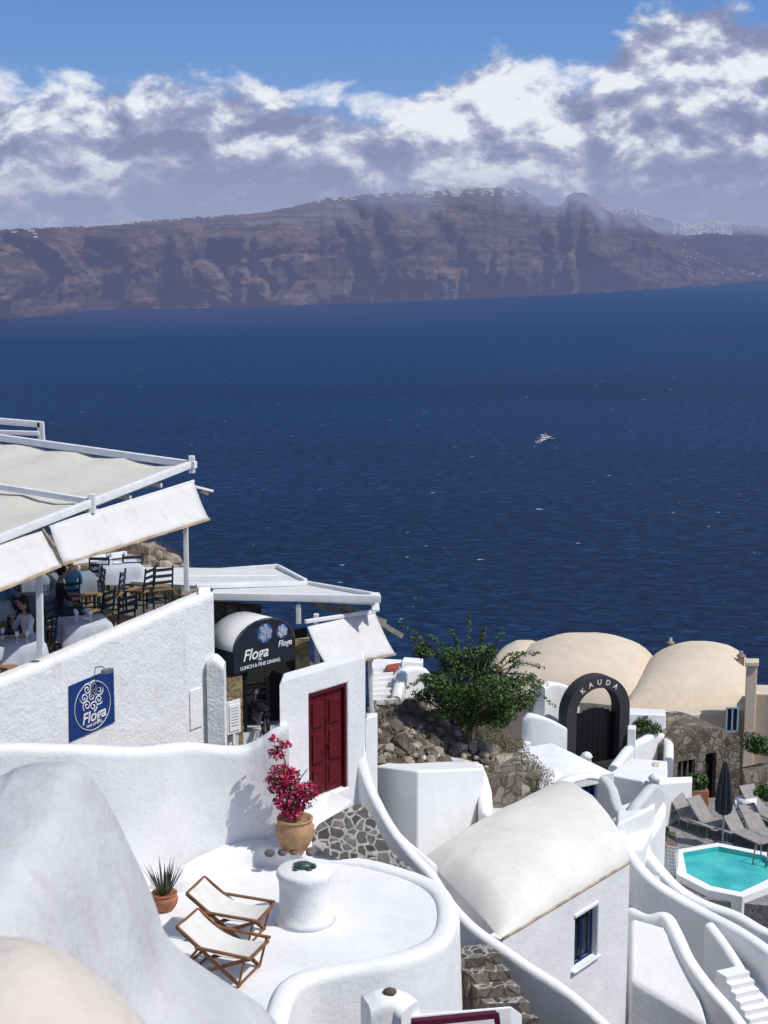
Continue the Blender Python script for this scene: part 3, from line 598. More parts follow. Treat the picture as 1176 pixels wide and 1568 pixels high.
mb=MB(); mb.beam(S(410,1040,27.5),S(411,1125,27.5),0.05,0.05); mb.beam(S(375,1038,27.3),S(376,1125,27.3),0.06,0.06); mb.beam(S(436,1035,27.8),S(437,1105,27.8),0.05,0.05)
for k in range(5): mb.beam(S(378,1050+14*k,27.9),S(408,1046+14*k,28.1),0.03,0.03)
mb.out('porch_ironwork',BLACK,cg)
mb=MB(); mb.prism([S(330,1131,26.6),S(440,1112,27.8),S(470,1100,29),S(350,1110,29)],-10,0); mb.out('porch_floor',GREYP,cg)
mb=MB(); q=S(357,1098,26.75); rz=math.atan2(ax.y,ax.x); mb.box(q,(0.32,0.05,0.62),0,rz); mb.box(q+Vector((-nb.x,-nb.y,0))*0.04,(0.24,0.01,0.5),1,rz); mb.box(q+up*-0.45,(0.04,0.04,0.4),0,rz)
for k in range(7): mb.box(q+Vector((-nb.x,-nb.y,0))*0.048+up*(0.18-0.055*k),(0.17,0.004,0.012),2,rz)
mb.out('menu_board',[PWH,LET,STEEL],bevel=0.004,seg=1)
mb=MB()
for wx in (-0.55,0.55):
    pts=[Vector((wx+0.26*math.cos(a),0,0.28+0.26*math.sin(a))) for a in [2*math.pi*k/18 for k in range(19)]]; mb.path(pts,0.05,7,0,False)
    for k in range(5): mb.beam((wx,0,0.28),(wx+0.24*math.cos(k*1.257),0,0.28+0.24*math.sin(k*1.257)),0.015,0.015,1)
mb.ball((0.05,0,0.62),0.2,0,8,(1.2,.55,.6)); mb.ball((-0.35,0,0.66),0.2,0,8,(1.6,.55,.3)); mb.box((0,0,0.35),(0.34,0.2,0.26),1)
mb.path([(0.55,0,0.28),(0.42,0,0.75),(0.36,0,0.92)],0.03,7,1); mb.path([(0.28,-0.32,0.93),(0.38,-0.15,0.95),(0.38,0.15,0.95),(0.28,0.32,0.93)],0.016,6,0)
for s_ in (-1,1): mb.path([(0.36,0.22*s_,0.94),(0.36,0.26*s_,1.1)],0.008,5,0); mb.ball((0.36,0.27*s_,1.13),0.05,0,6,(.4,1,.8))
mb.ball((0.46,0,0.82),0.09,1,7); mb.path([(0.1,0.12,0.3),(-0.5,0.14,0.34),(-0.75,0.14,0.42)],0.035,7,1); mb.box((-0.7,0,0.6),(0.22,0.12,0.05),0)
pc=S(398,1118,27.6); mb.xf(Matrix.Translation(pc)@Matrix.Rotation(1.9,4,'Z')@Matrix.Scale(0.8,4)); mb.out('parked_motorcycle',[BLACK,STEEL])
# ---------------------------------------------------------------- SIGN
sg=grp('restaurant_sign')
o1=RA-nR*0.20; o2=RB-nR*0.20
c4=[SP(o1,o2,106,1051),SP(o1,o2,174,1023),SP(o1,o2,176,1105),SP(o1,o2,107,1136)]
cc=sum(c4,Vector())/4; xd=(c4[1]-c4[0]+c4[2]-c4[3]); sw=xd.length/2; xd.normalize(); yd=Vector((0,0,1)); yd=(yd-xd*yd.dot(xd)).normalized(); nn=xd.cross(yd)
mb=MB(); mb.add([p-nn*0.0 for p in c4]+[p-nn*0.02 for p in c4],[(0,1,2,3),(4,5,6,7),(0,1,5,4),(1,2,6,5),(2,3,7,6),(3,0,4,7)]); mb.out('panel',BLUE,sg)
mb=MB(); swirl(mb,cc+yd*0.14+nn*0.006,xd,yd,0.28,7,0,0.011)
pts=[cc-yd*0.02+nn*0.006+xd*(0.40*math.cos(a)*min(1,sw/0.95))+yd*(0.41*math.sin(a)) for a in [2*math.pi*k/48 for k in range(49)]]; mb.path(pts,0.007,5,0,False)
mb.out('swirl_logo',LET,sg,fix=False)
text('Floga',cc-yd*0.20+nn*0.006,xd,nn,0.26,LET,sg,shear=0.3); text('FINE DINING',cc-yd*0.34+nn*0.006,xd,nn,0.06,LET,sg)
mb=MB(); lq=SP(o1,o2,148,1023); mb.path([lq-nn*0.05,lq+nn*0.12+up*0.05,lq+nn*0.22],0.014,6,0); mb.box(lq+nn*0.24+up*-0.01,(0.2,0.1,0.07),0,math.atan2(dR.y,dR.x)); mb.out('wall_floodlight',[STEEL],bevel=0.008,seg=1)
# ---------------------------------------------------------------- furniture, people
def W0(u,y,z): return Vector(((u-588)/F*y/0.975,y,z))
simpleNB=simple('chair_blueblack',(0.015,0.03,0.05),0.5); WOODS=simple('rush_seat',(0.25,0.17,0.08),0.8)
CLOTH=simple('table_linen',(0.50,0.52,0.60),0.85,0.06,4); CLOTHB=simple('grey_table_linen',(0.20,0.23,0.28),.85,.1,4)
def chair(loc,rz,name='dining_chair'):
    mb=MB()
    for sx in (-.2,.2):
        mb.beam((sx,.2,0),(sx,.2,.45),.035,.035); mb.path([(sx,-.2,0),(sx,-.2,.45),(sx,-.27,.95)],.02,6)
    mb.box((0,0,.46),(.44,.44,.04),1)
    for z in (.62,.75,.88): mb.beam((-.2,-.225-(z-.45)*.12,z),(.2,-.225-(z-.45)*.12,z),.02,.06)
    z=.2; mb.beam((-.2,.2,z),(.2,.2,z),.02,.03); mb.beam((-.2,-.2,z),(.2,-.2,z),.02,.03); mb.beam((-.2,-.2,z),(-.2,.2,z),.02,.03); mb.beam((.2,-.2,z),(.2,.2,z),.02,.03)
    mb.xf(Matrix.Translation(loc)@Matrix.Rotation(rz,4,'Z')); return mb.out(name,[simpleNB,WOODS],bevel=0.004,seg=1)
def table(loc,rz,cl=CLOTH):
    mb=MB(); mb.box((0,0,.73),(.8,.8,.035),1)
    for sx in(-.33,.33):
        for sy in (-.33,.33): mb.beam((sx,sy,0),(sx,sy,.72),.05,.05,1)
    if cl:
        n=48
        def sq(a,r): 
            c,s=math.cos(a),math.sin(a); k=r/max(abs(c),abs(s)); return c*k,s*k
        rows=[]
        for r,z,wv in ((0.01,.755,0),(.40,.755,0),(.415,.74,0),(.44,.6,.02),(.47,.42,.035)):
            rw=[]
            for k in range(n):
                a=2*math.pi*k/n; x,y=sq(a,r); f=1+wv*math.sin(a*12); rw.append(Vector((x*f,y*f,z)))
            rows.append(rw)
        mb.grid(rows,0,True,True)
    for k in range(3):
        x,y=RU(-.22,.22),RU(-.22,.22); mb.lathe((x,y,.76),[(.03,0),(.005,.02),(.005,.09),(.035,.13),(.03,.19)],10,2)
    mb.lathe((RU(-.2,.2),RU(-.2,.2),.76),[(.01,0),(.11,.005),(.12,.02)],16,2)
    mb.xf(Matrix.Translation(loc)@Matrix.Rotation(rz,4,'Z')); return mb.out('dining_table',[cl or CLOTH,WOODS,LET])
def person(loc,rz,shirt,pants,hairlen=0.25,arms='table',name='seated_diner',lean=0.05):
    v=[];e=[];r=[]
    def a(p,rad,par=None):
        v.append(p); r.append(rad); 
        if par is not None: e.append((par,len(v)-1))
        return len(v)-1
    pel=a((0,0,.55),.135); ab=a((0,lean*.3,.72),.115,pel); ch=a((0,lean,.92),.135,ab); up_=a((0,lean,1.03),.11,ch); nk=a((0,lean+.01,1.10),.05,up_); hd=a((0,lean+.03,1.17),.05,nk)
    hands=[]
    for s_ in (-1,1):
        h=a((.10*s_,.06,.53),.095,pel); k=a((.13*s_,.46,.55),.065,h); c=a((.13*s_,.47,.32),.055,k); an=a((.12*s_,.42,.09),.038,c); t=a((.13*s_,.56,.05),.035,an)
        sh=a((.18*s_,lean,1.02),.055,up_); el=a((.25*s_,lean+.10,.80),.042,sh)
        if arms=='chin' and s_==1: wr=a((.10*s_,lean+.20,1.05),.027,el); hands.append((Vector((.10*s_,lean+.20,1.05)),Vector((-.3*s_,-.3,.9)),s_))
        else: wr=a((.17*s_,lean+.34,.79),.027,el); hands.append((Vector((.17*s_,lean+.34,.79)),Vector((-.25*s_,1,0)),s_))
    me=bpy.data.meshes.new('b'); me.from_pydata(v,e,[]); ob=bpy.data.objects.new('b',me); bpy.context.scene.collection.objects.link(ob)
    ob.modifiers.new('k','SKIN')
    for i,sv in enumerate(me.skin_vertices[0].data): sv.radius=(r[i],r[i]*(0.78 if i in(pel,ab,ch,up_) else 1)); sv.use_root=(i==0)
    ob.modifiers.new('s','SUBSURF').levels=2
    dg=bpy.context.evaluated_depsgraph_get(); bm_=bpy.data.meshes.new_from_object(ob.evaluated_get(dg))
    mb=MB(); vs=[q.co.copy() for q in bm_.vertices]; o=len(mb.v); mb.v+=vs
    for p in bm_.polygons:
        c=p.center; mt=1
        if c.z>1.085 and abs(c.x)<.09: mt=0
        elif c.z<.60 and not(c.z>.5 and c.y<-.2): mt=2
        if c.z<.12: mt=4
        if abs(c.x)>.09 and c.y>lean+.16 and c.z>.68: mt=0
        mb.f.append([o+i for i in p.vertices]); mb.m.append(mt); mb.s.append(True)
    bpy.data.objects.remove(ob)
    for wp,dr,s_ in hands:
        dr.normalize(); sd=dr.cross(Vector((0,0,1))).normalized(); nm=sd.cross(dr)
        mb.ball(wp+dr*.05,.042,0,6,(.9,1.1,.45))
        for k in range(4):
            b0=wp+dr*.08+sd*(.027-.018*k); ln=(.07,.08,.075,.058)[k]
            mb.path([b0,b0+dr*ln*.5+nm*.004,b0+dr*ln*.9-nm*.022],[.0085,.008,.006],6,0)
        b0=wp+dr*.03-sd*(.035*s_); mb.path([b0,b0+dr*.03-sd*(.02*s_),b0+dr*.06-sd*(.02*s_)],[.01,.009,.007],6,0)
    hc=Vector((0,lean+.05,1.28))
    mb.ball(hc,.1,0,12,(.78,.92,1.18)); mb.ball(hc+Vector((0,.092,-.01)),.018,0,6,(.8,1,1.3)); mb.ball(hc+Vector((0,.084,-.055)),.018,5,6,(1.2,.4,.35))
    for s_ in(-1,1): mb.ball(hc+Vector((.03*s_,.083,.012)),.011,3,6,(1.2,.6,.8)); mb.ball(hc+Vector((.08*s_,0,-.01)),.02,0,6,(.4,.8,1.2))
    mb.ball(hc+Vector((0,-.018,.03)),.108,3,12,(.83,.93,1.1)); 
    if hairlen>0.1: mb.ball(hc+Vector((0,-.07,-.10)),.085,3,10,(.9,.55,1.7))
    mb.xf(Matrix.Translation(loc)@Matrix.Rotation(rz,4,'Z')); mb.out(name,[SKIN,shirt,pants,HAIR,BLACK,MAR],fix=False)
for u,y,cl in [(128,25.6,CLOTH),(24,24.2,CLOTH),(115,29.4,CLOTHB),(40,29.5,CLOTHB),(185,30.6,CLOTH),(-20,27,CLOTH),(70,27.6,CLOTHB)]: table(W0(u,y,FZ),0.4,cl)
for u,y,rz in [(96,26.3,-1.9),(182,27.0,0.9),(82,29.6,-1.2),(100,30.4,-1.6),(150,30.2,3.1),(170,29.0,1.5),(245,29.6,0.5),(150,27.4,1.2),(12,26.5,2.4),(60,25.0,1.6),(30,30.2,-1.4),(20,24.9,3.0),(215,29.4,1.2),(-5,23.6,-.6),(60,31.3,.2),(130,31.8,.1),(10,31.5,.4),(100,28.2,.6),(45,28.3,-1.),(140,29.2,1.9),(205,30.9,.2)]:
    chair(W0(u,y,FZ),rz)
person(W0(44,24.7,FZ),2.3,SHW,SHK,0.25,'chin'); person(W0(112,28.2,FZ),0.6,SHB,JEAN,0.0,'table'); person(W0(90,27.2,FZ),-1.2,SHK,JEAN,0.0); person(W0(5,27.2,FZ),-0.8,SHB,SHK,0.25); person(W0(60,30.6,FZ),2.8,SHK,SHK,0.25)
# ---------------------------------------------------------------- DECK CHAIRS
def deckchair(loc,rz):
    mb=MB(); w=.34
    for s_ in(-1,1):
        y=w*s_
        mb.beam((-.62,y,.78),(.42,y,.02),.04,.055); mb.beam((.56,y*.88,.46),(-.46,y*.88,.02),.04,.055); mb.beam((-.25,y*1.1,.52),(-.62,y*1.1,.03),.03,.04)
        mb.beam((-.30,y*1.1,.53),(.58,y*1.1,.50),.06,.03)
        mb.beam((.52,y*1.1,.50),(.40,y*1.1,.03),.03,.04)
    mb.beam((-.62,-w,.78),(-.62,w,.78),.04,.05); mb.beam((.56,-w,.46),(.56,w,.46),.04,.05); mb.beam((.40,-w,.04),(.40,w,.04),.03,.035); mb.beam((-.46,-w,.04),(-.46,w,.04),.03,.035); mb.beam((-.62,-w*1.1,.05),(-.62,w*1.1,.05),.03,.035)
    rows=[]
    for i in range(13):
        t=i/12; x=-.61+1.16*t; z=.80+(.48-.80)*t-.22*math.sin(math.pi*t)**0.9*(1-.25*t)
        rows.append([Vector((x,-w*.9+w*1.8*k/6,z-.012*math.sin(math.pi*k/6))) for k in range(7)])
    mb.grid(rows,1,True); mb.grid([[p+Vector((0,0,-.008)) for p in r] for r in rows],1,True)
    mb.xf(Matrix.Translation(loc)@Matrix.Rotation(rz,4,'Z')@Matrix.Scale(.86,4)); mb.out('folding_deck_chair',[WOOD,SLING],bevel=0.004,seg=1)
deckchair(SZ(356,1434,TZ),-0.30); deckchair(SZ(345,1490,TZ),-0.36)
# ---------------------------------------------------------------- POTS & PLANTS
def pot(loc,h,r,mat,ribs=True,name='terracotta_pot'):
    pr=[(0.01,0),(r*.62,0)]
    for i in range(1,15):
        t=i/15; rr=r*(.62+.42*math.sin(min(1,t*1.25)*math.pi*.62)) ; rr-= r*.18*max(0,t-.72)/.28
        if ribs: rr*=1+.025*(i%2)
        pr.append((rr,h*t))
    pr+=[(r*.98,h*.95),(r*1.0,h),(r*.85,h),(r*.8,h*.9),(0.01,h*.9)]
    mb=MB(); mb.lathe(loc,pr,32,0); return mb.out(name,mat)
pl=SZ(452,1300,-8.82); pot(pl,.50,.28,URN,name='ribbed_clay_urn')
mb=MB()
stem=[pl+Vector((0,0,.45)),pl+Vector((-.05,0,.9)),pl+Vector((-.15,.05,1.4)),pl+Vector((-.25,.05,1.75))]
mb.path(stem,[.02,.017,.012,.006],6,0); mb.path([stem[1],pl+Vector((.1,-.05,1.15)),pl+Vector((.2,-.1,1.3))],.008,5,0); mb.path([stem[1],pl+Vector((-.3,0,1.05))],.008,5,0)
cl=[(Vector((-.02,-.03,.78)),Vector((.30,.2,.18))),(Vector((-.16,0,1.0)),Vector((.27,.2,.18))),(Vector((.16,-.05,.95)),Vector((.2,.18,.15))),(Vector((-.2,0,1.22)),Vector((.2,.17,.12))),(Vector((-.02,0,1.18)),Vector((.13,.12,.1))),(Vector((-.26,0,1.52)),Vector((.14,.12,.11))),(Vector((-.14,0,1.66)),Vector((.12,.1,.07))),(Vector((-.30,0,1.74)),Vector((.1,.08,.07))),(Vector((0.3,0,.86)),Vector((.08,.08,.08))),(Vector((-.4,0,1.1)),Vector((.07,.08,.07))),(Vector((-.05,-.03,.62)),Vector((.2,.18,.12)))]
cl=[(pl+a_,b_) for a_,b_ in cl]
leaves(mb,cl,1900,.055,[1,1,2],1.0,.8); leaves(mb,cl,650,.06,[3,4],.6,.6)
mb.out('bougainvillea_plant',[TWIG,MAG,MAG2,LF2,LF3],fix=False)
mb=MB()
for k in range(5): 
    c=pl+Vector((RU(-.42,.42),RU(-.28,-.15),0)); mb.ball(c+Vector((0,0,.03)),RU(.06,.1),0,6,(1,.8,.7))
mb.out('loose_rocks',DROCK)
pa=SZ(252,1393,TZ); pot(pa,.26,.19,TERR,False)
mb=MB()
for k in range(44):
    a=RU(0,6.28); l=RU(.28,.58); sp=RU(.1,.55); d_=Vector((math.cos(a)*sp,math.sin(a)*sp,1)).normalized(); p0=pa+Vector((math.cos(a)*.06,math.sin(a)*.06,.22)); sd=d_.cross(Vector((0,0,1))).normalized()
    p1=p0+d_*l*.5; p2=p0+d_*l+Vector((math.cos(a),math.sin(a),0))*.05*sp
    mb.add([p0-sd*.018,p0+sd*.018,p1+sd*.014,p2,p1-sd*.014],[(0,1,2,3,4)],random.choice([0,0,1])); 
mb.out('potted_aloe',[AGV,LF2],fix=False)
# ---------------------------------------------------------------- lower front of terrace
mb=MB()
sweep(mb,[S(560,1532,17.0),S(580,1523,17.05),S(605,1522,17.1),S(628,1540,17.0)],.42,-12,0,6); mb.out('plaster_chimney_block',WH)
mb=MB(); c=S(597,1519,17.1); mb.lathe(c,[(.01,0),(.085,0),(.08,.02),(.05,.035),(.02,.05),(.01,.06)],16,0); mb.out('vent_cap',TWIG)
lg=grp('lower_house')
mb=MB(); mb.prism([S(600,1556,16.9),S(785,1540,17.6),S(800,1552,18.4),S(640,1545,18.2)],-13); mb.out('block',WH,lg,bevel=.04)
mb=MB(); mb.beam(S(632,1566,16.7),S(760,1553,17.2),.09,.07); mb.beam(S(760,1553,17.2),S(766,1600,17.2),.07,.07); mb.beam(S(634,1563,16.7),S(636,1610,16.7),.07,.07); mb.out('door_frame',MAR,lg)
# ---------------------------------------------------------------- VAULTED HOUSE
vg=grp('vaulted_house')
EZ=-11.4
E1=SZ(768,1440,EZ); E2=SZ(963,1322,EZ)
dE=(E2-E1).normalized(); pE=Vector((-dE.y,dE.x,0))
F1=SZ(648,1314,EZ); F2=F1+(E2-E1)*1.05
mb=MB(); vault(mb,E1,E2,F1,F2,.74,-16,0,1,24,16,taper=.92,tl=.62,ewall=False)
mb.out('vault_roof',[OFFW,WH],vg,fix=True)
w0=SP(E1,E2,880,1405); w1=SP(E1,E2,911,1388); w2=SP(E1,E2,882,1480)
sA=(w0-E1); sA.z=0; sB=(w1-E1); sB.z=0
mb=MB(); P,d,nin=facade(mb,E1-pE*0.02,E2-pE*0.02,EZ+.02,-17,[(sA.length,sB.length,w2.z,w0.z)],.14,0,1,.3)
mb.out('window_wall',[WH,GLASS],vg,bevel=.03,merge=True)
mb=MB(); a,b_,c,e=sA.length,sB.length,w2.z,w0.z
for q in ([(a,c),(a,e)],[(b_,c),(b_,e)],[(a,e),(b_,e)],[(a,c),(b_,c)],[((a+b_)/2,c),((a+b_)/2,e)]): mb.beam(P(*q[0],.1),P(*q[1],.1),.045,.045)
mb.out('window_frame',BLUED,vg)
mb=MB(); mb.beam(P(a-.12,c-.03,-.0),P(b_+.12,c-.03,-.0),.16,.05); mb.beam(P(b_+.05,c,-.01),P(b_+.05,e+.06,-.01),.05,.07); mb.beam(P(a-.05,e+.04,-.01),P(b_+.05,e+.04,-.01),.05,.07); mb.out('window_surround',PWH,vg,bevel=.01,seg=1)
STAIN=simple('stained_edge',(0.45,0.36,0.27),.95,.35,4)
mb=MB(); pp=[(E1-pE*.02).lerp(E2-pE*.02,k/14)+up*(.035+.012*noise.noise(Vector((k*.8,0,0)))) for k in range(15)]
mb.path(pp,[.025+.008*noise.noise(Vector((k,3,0))) for k in range(15)],6); mb.out('roof_edge',STAIN,vg)
mb=MB(); mb.prism([S(575,1172,28.6),S(640,1180,28.0),S(742,1176,30.0),S(734,1166,31.5),S(600,1166,31.5)],-15.5,0); mb.out('white_garden_wall',WH,bevel=.06)
mb=MB(); sweep(mb,[S(730,1170,30.5),S(742,1205,30.0),S(750,1245,29.5),S(800,1262,29.8)],.3,-16,0,6); mb.out('sloping_wall',WH)
mb=MB(); mb.prism([S(742,1252,29.6),S(850,1226,33.5),S(850,1214,35.2),S(800,1222,36),S(745,1238,31.5)],-17); mb.out('white_sloping_roof',WH,bevel=.06)
mb=MB(); sweep(mb,[S(556,1165,25.0),S(575,1210,25.0),S(600,1262,25.2),S(640,1300,25.6),S(660,1320,26)],.25,-15,0,6); mb.out('white_garden_wall',WH)
mb=MB(); sweep(mb,[S(640,1158,31.2),S(665,1150,31.6),S(690,1160,31.8),S(715,1166,31.6),S(735,1186,31.0)],.28,-12,0,6); mb.out('stone_terrace_wall',GREYP)
stp=MB()
for k in range(9):
    stp.prism([S(738+6*k,1192-4*k,31.4+.32*k),S(800-1*k,1186-5*k,31.8+.32*k),S(800-1*k,1181-5*k,32.2+.32*k),S(738+6*k,1187-4*k,31.8+.32*k)],-13.5,0)
stp.out('grey_stone_steps',RUB,bevel=.02,seg=1)
mb=MB(); mb.prism([S(560,1100,25.4),S(578,1094,27),S(578,1090,28),S(560,1092,27)],-12); mb.out('white_corner_wall',WH,bevel=.04)
mb=MB()
for k in range(7): mb.prism([S(570,1072-8*k,33.2+.25*k),S(612-2*k,1069-8*k,33.4+.25*k),S(612-2*k,1064-8*k,34.2+.25*k),S(570,1067-8*k,34+.25*k)],-10.6,0)
mb.out('white_steps',WH,bevel=.02)
mb=MB(); sweep(mb,[S(606,1066,33.4),S(612,1040,34),S(620,1022,34.6),S(650,1024,35.2),S(662,1040,35.2)],.25,-10.6,0,6); mb.out('white_stair_wall',WH)
mb=MB(); mb.prism([S(566,1020,35.0),S(612,1024,35.2),S(618,1010,36.6),S(572,1008,36.6)],-10.6,0); mb.prism([S(615,1012,35.5),S(648,1014,36),S(648,1008,37),S(618,1006,36.6)],-10.6,0); mb.out('white_roof_block',WH,bevel=.03)
mb=MB(); mb.prism([S(592,1022,34.6),S(612,1024,34.8),S(612,1019,35.4),S(592,1018,35.2)],S(600,1024,34.7).z-.04); mb.out('red_canopy',simple('red_cloth',(.35,.07,.05),.8))
# ---------------------------------------------------------------- rocks, tree, dry grass
mb=MB()
def rock(c,r,mat):
    n=6; rows=[]; sd=RU(0,100); sc=(RU(.8,1.3),RU(.8,1.2),RU(.55,.9))
    for i in range(n+1):
        a=math.pi*i/n; rw=[]
        for k in range(9):
            q=Vector((math.sin(a)*math.cos(2*math.pi*k/9),math.sin(a)*math.sin(2*math.pi*k/9),math.cos(a))); f=r*(1+.45*noise.noise(q*1.3+Vector((sd,0,0))))
            rw.append(c+Vector((q.x*f*sc[0],q.y*f*sc[1],q.z*f*sc[2])))
        rows.append(rw)
    mb.grid(rows,mat,False,True)
for _ in range(1000):
    y=RU(30.0,35); u=RU(572,745); x=(u-588)/F*y/.955
    rock(Vector((x,y,terr(x,y)+.0)),RU(.03,.14)*(1 if R()<.94 else 2.0),random.choice([0,1,0,1,1]))
for _ in range(130):
    y=RU(32.3,36.5); u=RU(715,805); x=(u-588)/F*y/.955
    rock(Vector((x,y,terr(x,y)+.05)),RU(.08,.25),random.choice([0,0,1]))
mb.out('rubble_rocks',[LROCK,DROCK],fix=False)
mb=MB()
for _ in range(110):
    y=RU(41,47.5); u=RU(170,345); x=(u-588)/F*y/.985
    rock(Vector((x,y,terr(x,y)+.05)),RU(.1,.5),random.choice([0,0,1]))
mb.out('hillside_boulders',[LROCK,DROCK],fix=False)
def drygrass(name,n,ur,yr,h,mats,fy):
    mb=MB()
    for _ in range(n):
        y=RU(*yr); u=RU(*ur); x=(u-588)/F*y/fy; z=terr(x,y)
        if noise.noise(Vector((x*1.2,y*1.2,5)))<-.05: continue
        for k in range(7):
            a=RU(0,6.28); q=Vector((x+RU(-.08,.08),y+RU(-.08,.08),z)); tip=q+Vector((math.cos(a)*.5,math.sin(a)*.5,1))*h*RU(.5,1.2); sd=Vector((-math.sin(a),math.cos(a),0))*.008
            mb.add([q-sd,q+sd,tip],[(0,1,2)],random.choice([0,0,1]))
    mb.out(name,mats,fix=False)
drygrass('dry_grass',1500,(580,850),(30.2,38),.3,[DRY,DRYG],.955); drygrass('dry_brush',2200,(180,345),(41,48),.55,[DRY,TWIG],.985)
mb=MB(); cl=[]
for u,v,y,r in [(780,1150,34.5,.5),(800,1175,34.5,.5),(822,1190,35,.45),(760,1128,35,.45),(735,1120,34.5,.4),(810,1210,35.2,.3)]:
    cl.append((S(u,v,y),Vector((r,r,r*.75))))
leaves(mb,cl,9000,.07,[0,1,0],1.2,.25); mb.out('dry_shrub',[DRYG,DRY],fix=False)
tb=S(716,1128,32.6); tb.z=terr(tb.x,tb.y)
mb=MB()
mb.path([tb,tb+Vector((.05,0,.5)),tb+Vector((-.05,.05,1.0)),tb+Vector((.05,0,1.6))],[.09,.07,.05,.02],8,0)
cl=[]
spec=[(700,1020,.50),(740,1030,.55),(670,1045,.42),(655,1065,.35),(700,1065,.6),(755,1060,.6),(785,1050,.42),(800,1075,.38),(770,1090,.45),(720,1095,.5),(680,1090,.35),(745,1000,.35),(690,1000,.3),(808,1040,.28),(650,1040,.22),(815,1065,.22),(760,1105,.35),(725,1000,.3),(640,1062,.2),(790,1012,.2),(668,1005,.18),(822,1050,.18)]
for u,v,r in spec:
    c=S(u,v,32.6+RU(-.5,.5)); cl.append((c,Vector((r*.85,r*.85,r*.62)))); mb.path([tb+Vector((0,0,.5)),tb.lerp(c,.5)+Vector((0,0,.2)),c],[.04,.025,.01],6,0)
tips=[(612,955),(625,975),(716,940),(770,970),(832,1022),(848,1080),(640,985),(690,965),(800,1000),(660,975),(742,962),(825,1000),(625,1052),(838,1050)]
for u,v in tips:
    e_=S(u,v,32.5+RU(-.3,.3)); b0=S(588+(u-588)*.3+ .7*(725-588),1030,32.6); c_=b0.lerp(e_,.6)+Vector((0,0,.15)); mb.path([b0,c_,e_],[.014,.010,.004],5,0)
    for k in range(9):
        t=.35+.65*k/8; q=(b0.lerp(c_,t/.6) if t<.6 else c_.lerp(e_,(t-.6)/.4)); cl.append((q,Vector((.07,.07,.06))))
big=cl[:len(spec)]; small=cl[len(spec):]
leaves(mb,big,15000,.08,[1,2,2,3,3],.9,.5); leaves(mb,small,1500,.07,[2,3],.9,.5)
mb.out('green_tree',[TWIG,LF1,LF2,LF3],fix=False)
# ---------------------------------------------------------------- ARCHED GATE
ag=grp('arched_gateway')
A0=S(866,1180,45.0); B0=S(962,1172,46.0); dA=Vector((B0.x-A0.x,B0.y-A0.y,0)); WA=dA.length; dA.normalize(); nA=Vector((-dA.y,dA.x,0)); zA=A0.z
topz=S(912,1036,45.5).z; HA=topz-zA; r=WA/2; rin=r-.38
def ga(x,z,o=0): return Vector((A0.x,A0.y,zA))+dA*(r+x)+nA*o+up*z
mb=MB(); n=20; oa=[(-r,0)]+[(-r*math.cos(math.pi*k/n),HA-r+r*math.sin(math.pi*k/n)) for k in range(n+1)]+[(r,0)]
ia=[(-rin,0)]+[(-rin*math.cos(math.pi*k/n),HA-r+rin*math.sin(math.pi*k/n)) for k in range(n+1)]+[(rin,0)]
mb.grid([[ga(*p,0) for p in oa],[ga(*p,.5) for p in oa],[ga(*p,.5) for p in ia],[ga(*p,0) for p in ia],[ga(*p,0) for p in oa]],0,False)
mb.out('arch_ring',DARKP,ag,bevel=.03)
mb=MB()
for k in range(8):
    x=-rin+ (k+.5)*2*rin/8; hh=1.55+.25*math.sin(math.pi*(k+.5)/8); mb.box(ga(x,hh/2,.32),(2*rin/8-.015,.05,hh),0,math.atan2(dA.y,dA.x))
mb.out('gate_leaf',BLACK,ag)
for i,ch in enumerate('KAUDA'):
    a=math.radians(128-19*i); rr=(r+rin)/2; pos=ga(rr*math.cos(a),HA-r+rr*math.sin(a),-.012); rd=dA*math.cos(a)+up*math.sin(a); xd_=rd.cross(-nA); xd_=-(xd_) if xd_.dot(dA)<0 else xd_
    text(ch,pos,xd_,-nA,.24,LET,ag)
def wpr(name,pts,zb,mat=WH,bev=.06):
    mb=MB(); mb.prism([S(*p) for p in pts],zb); return mb.out(name,mat,bevel=bev)
mb=MB(); sweep(mb,[S(800,1100,44),S(812,1093,44),S(838,1100,44.3),S(862,1112,44.8)],.35,-18,0,6); mb.out('gate_side_wall',WH)
mb=MB(); sweep(mb,[S(826,1050,46),S(842,1044,46.5),S(870,1052,47),S(880,1085,46.8)],.4,-18,0,6); mb.out('rounded_gable_wall',WH)
wpr('white_terrace_block',[(800,1140,43.5),(862,1118,45),(862,1108,47),(800,1100,46)],-18)
wpr('white_terrace_block',[(962,1092,46),(1020,1094,46.5),(1018,1086,49),(962,1084,48.5)],-18)
wpr('white_terrace_block',[(930,1186,41.5),(965,1160,43.5),(1022,1165,43.5),(1022,1188,41.8),(985,1196,40.8)],-18)
mb=MB(); sweep(mb,[S(940,1172,43),S(962,1142,44.4),S(985,1130,45.3),S(1004,1122,46),S(1022,1130,46),S(1024,1160,44)],.3,-18,0,6); mb.out('white_gate_wall',WH)
wpr('white_gate_pillar',[(961,1116,44.4),(974,1116,44.4),(974,1110,44.8),(961,1110,44.8)],-18,WH,.03)
wpr('white_gate_pillar',[(1000,1172,42.6),(1010,1172,42.6),(1010,1166,43),(1000,1166,43)],-18,CREAM,.03)
wpr('white_low_wall',[(800,1176,40),(868,1158,43),(875,1175,42),(812,1205,38.5)],-18,WH,.08)
wpr('white_low_wall',[(828,1182,38),(862,1180,39),(862,1200,37.5),(840,1225,36),(824,1200,36.5)],-18,WH,.08)
wpr('white_low_wall',[(1000,1095,47),(1020,1096,47),(1020,1090,50),(1003,1090,50)],-18)
wpr('white_low_wall',[(1008,1200,41),(1060,1196,42.5),(1060,1188,43),(1008,1190,41.6)],-18,WH,.05)
mb=MB()
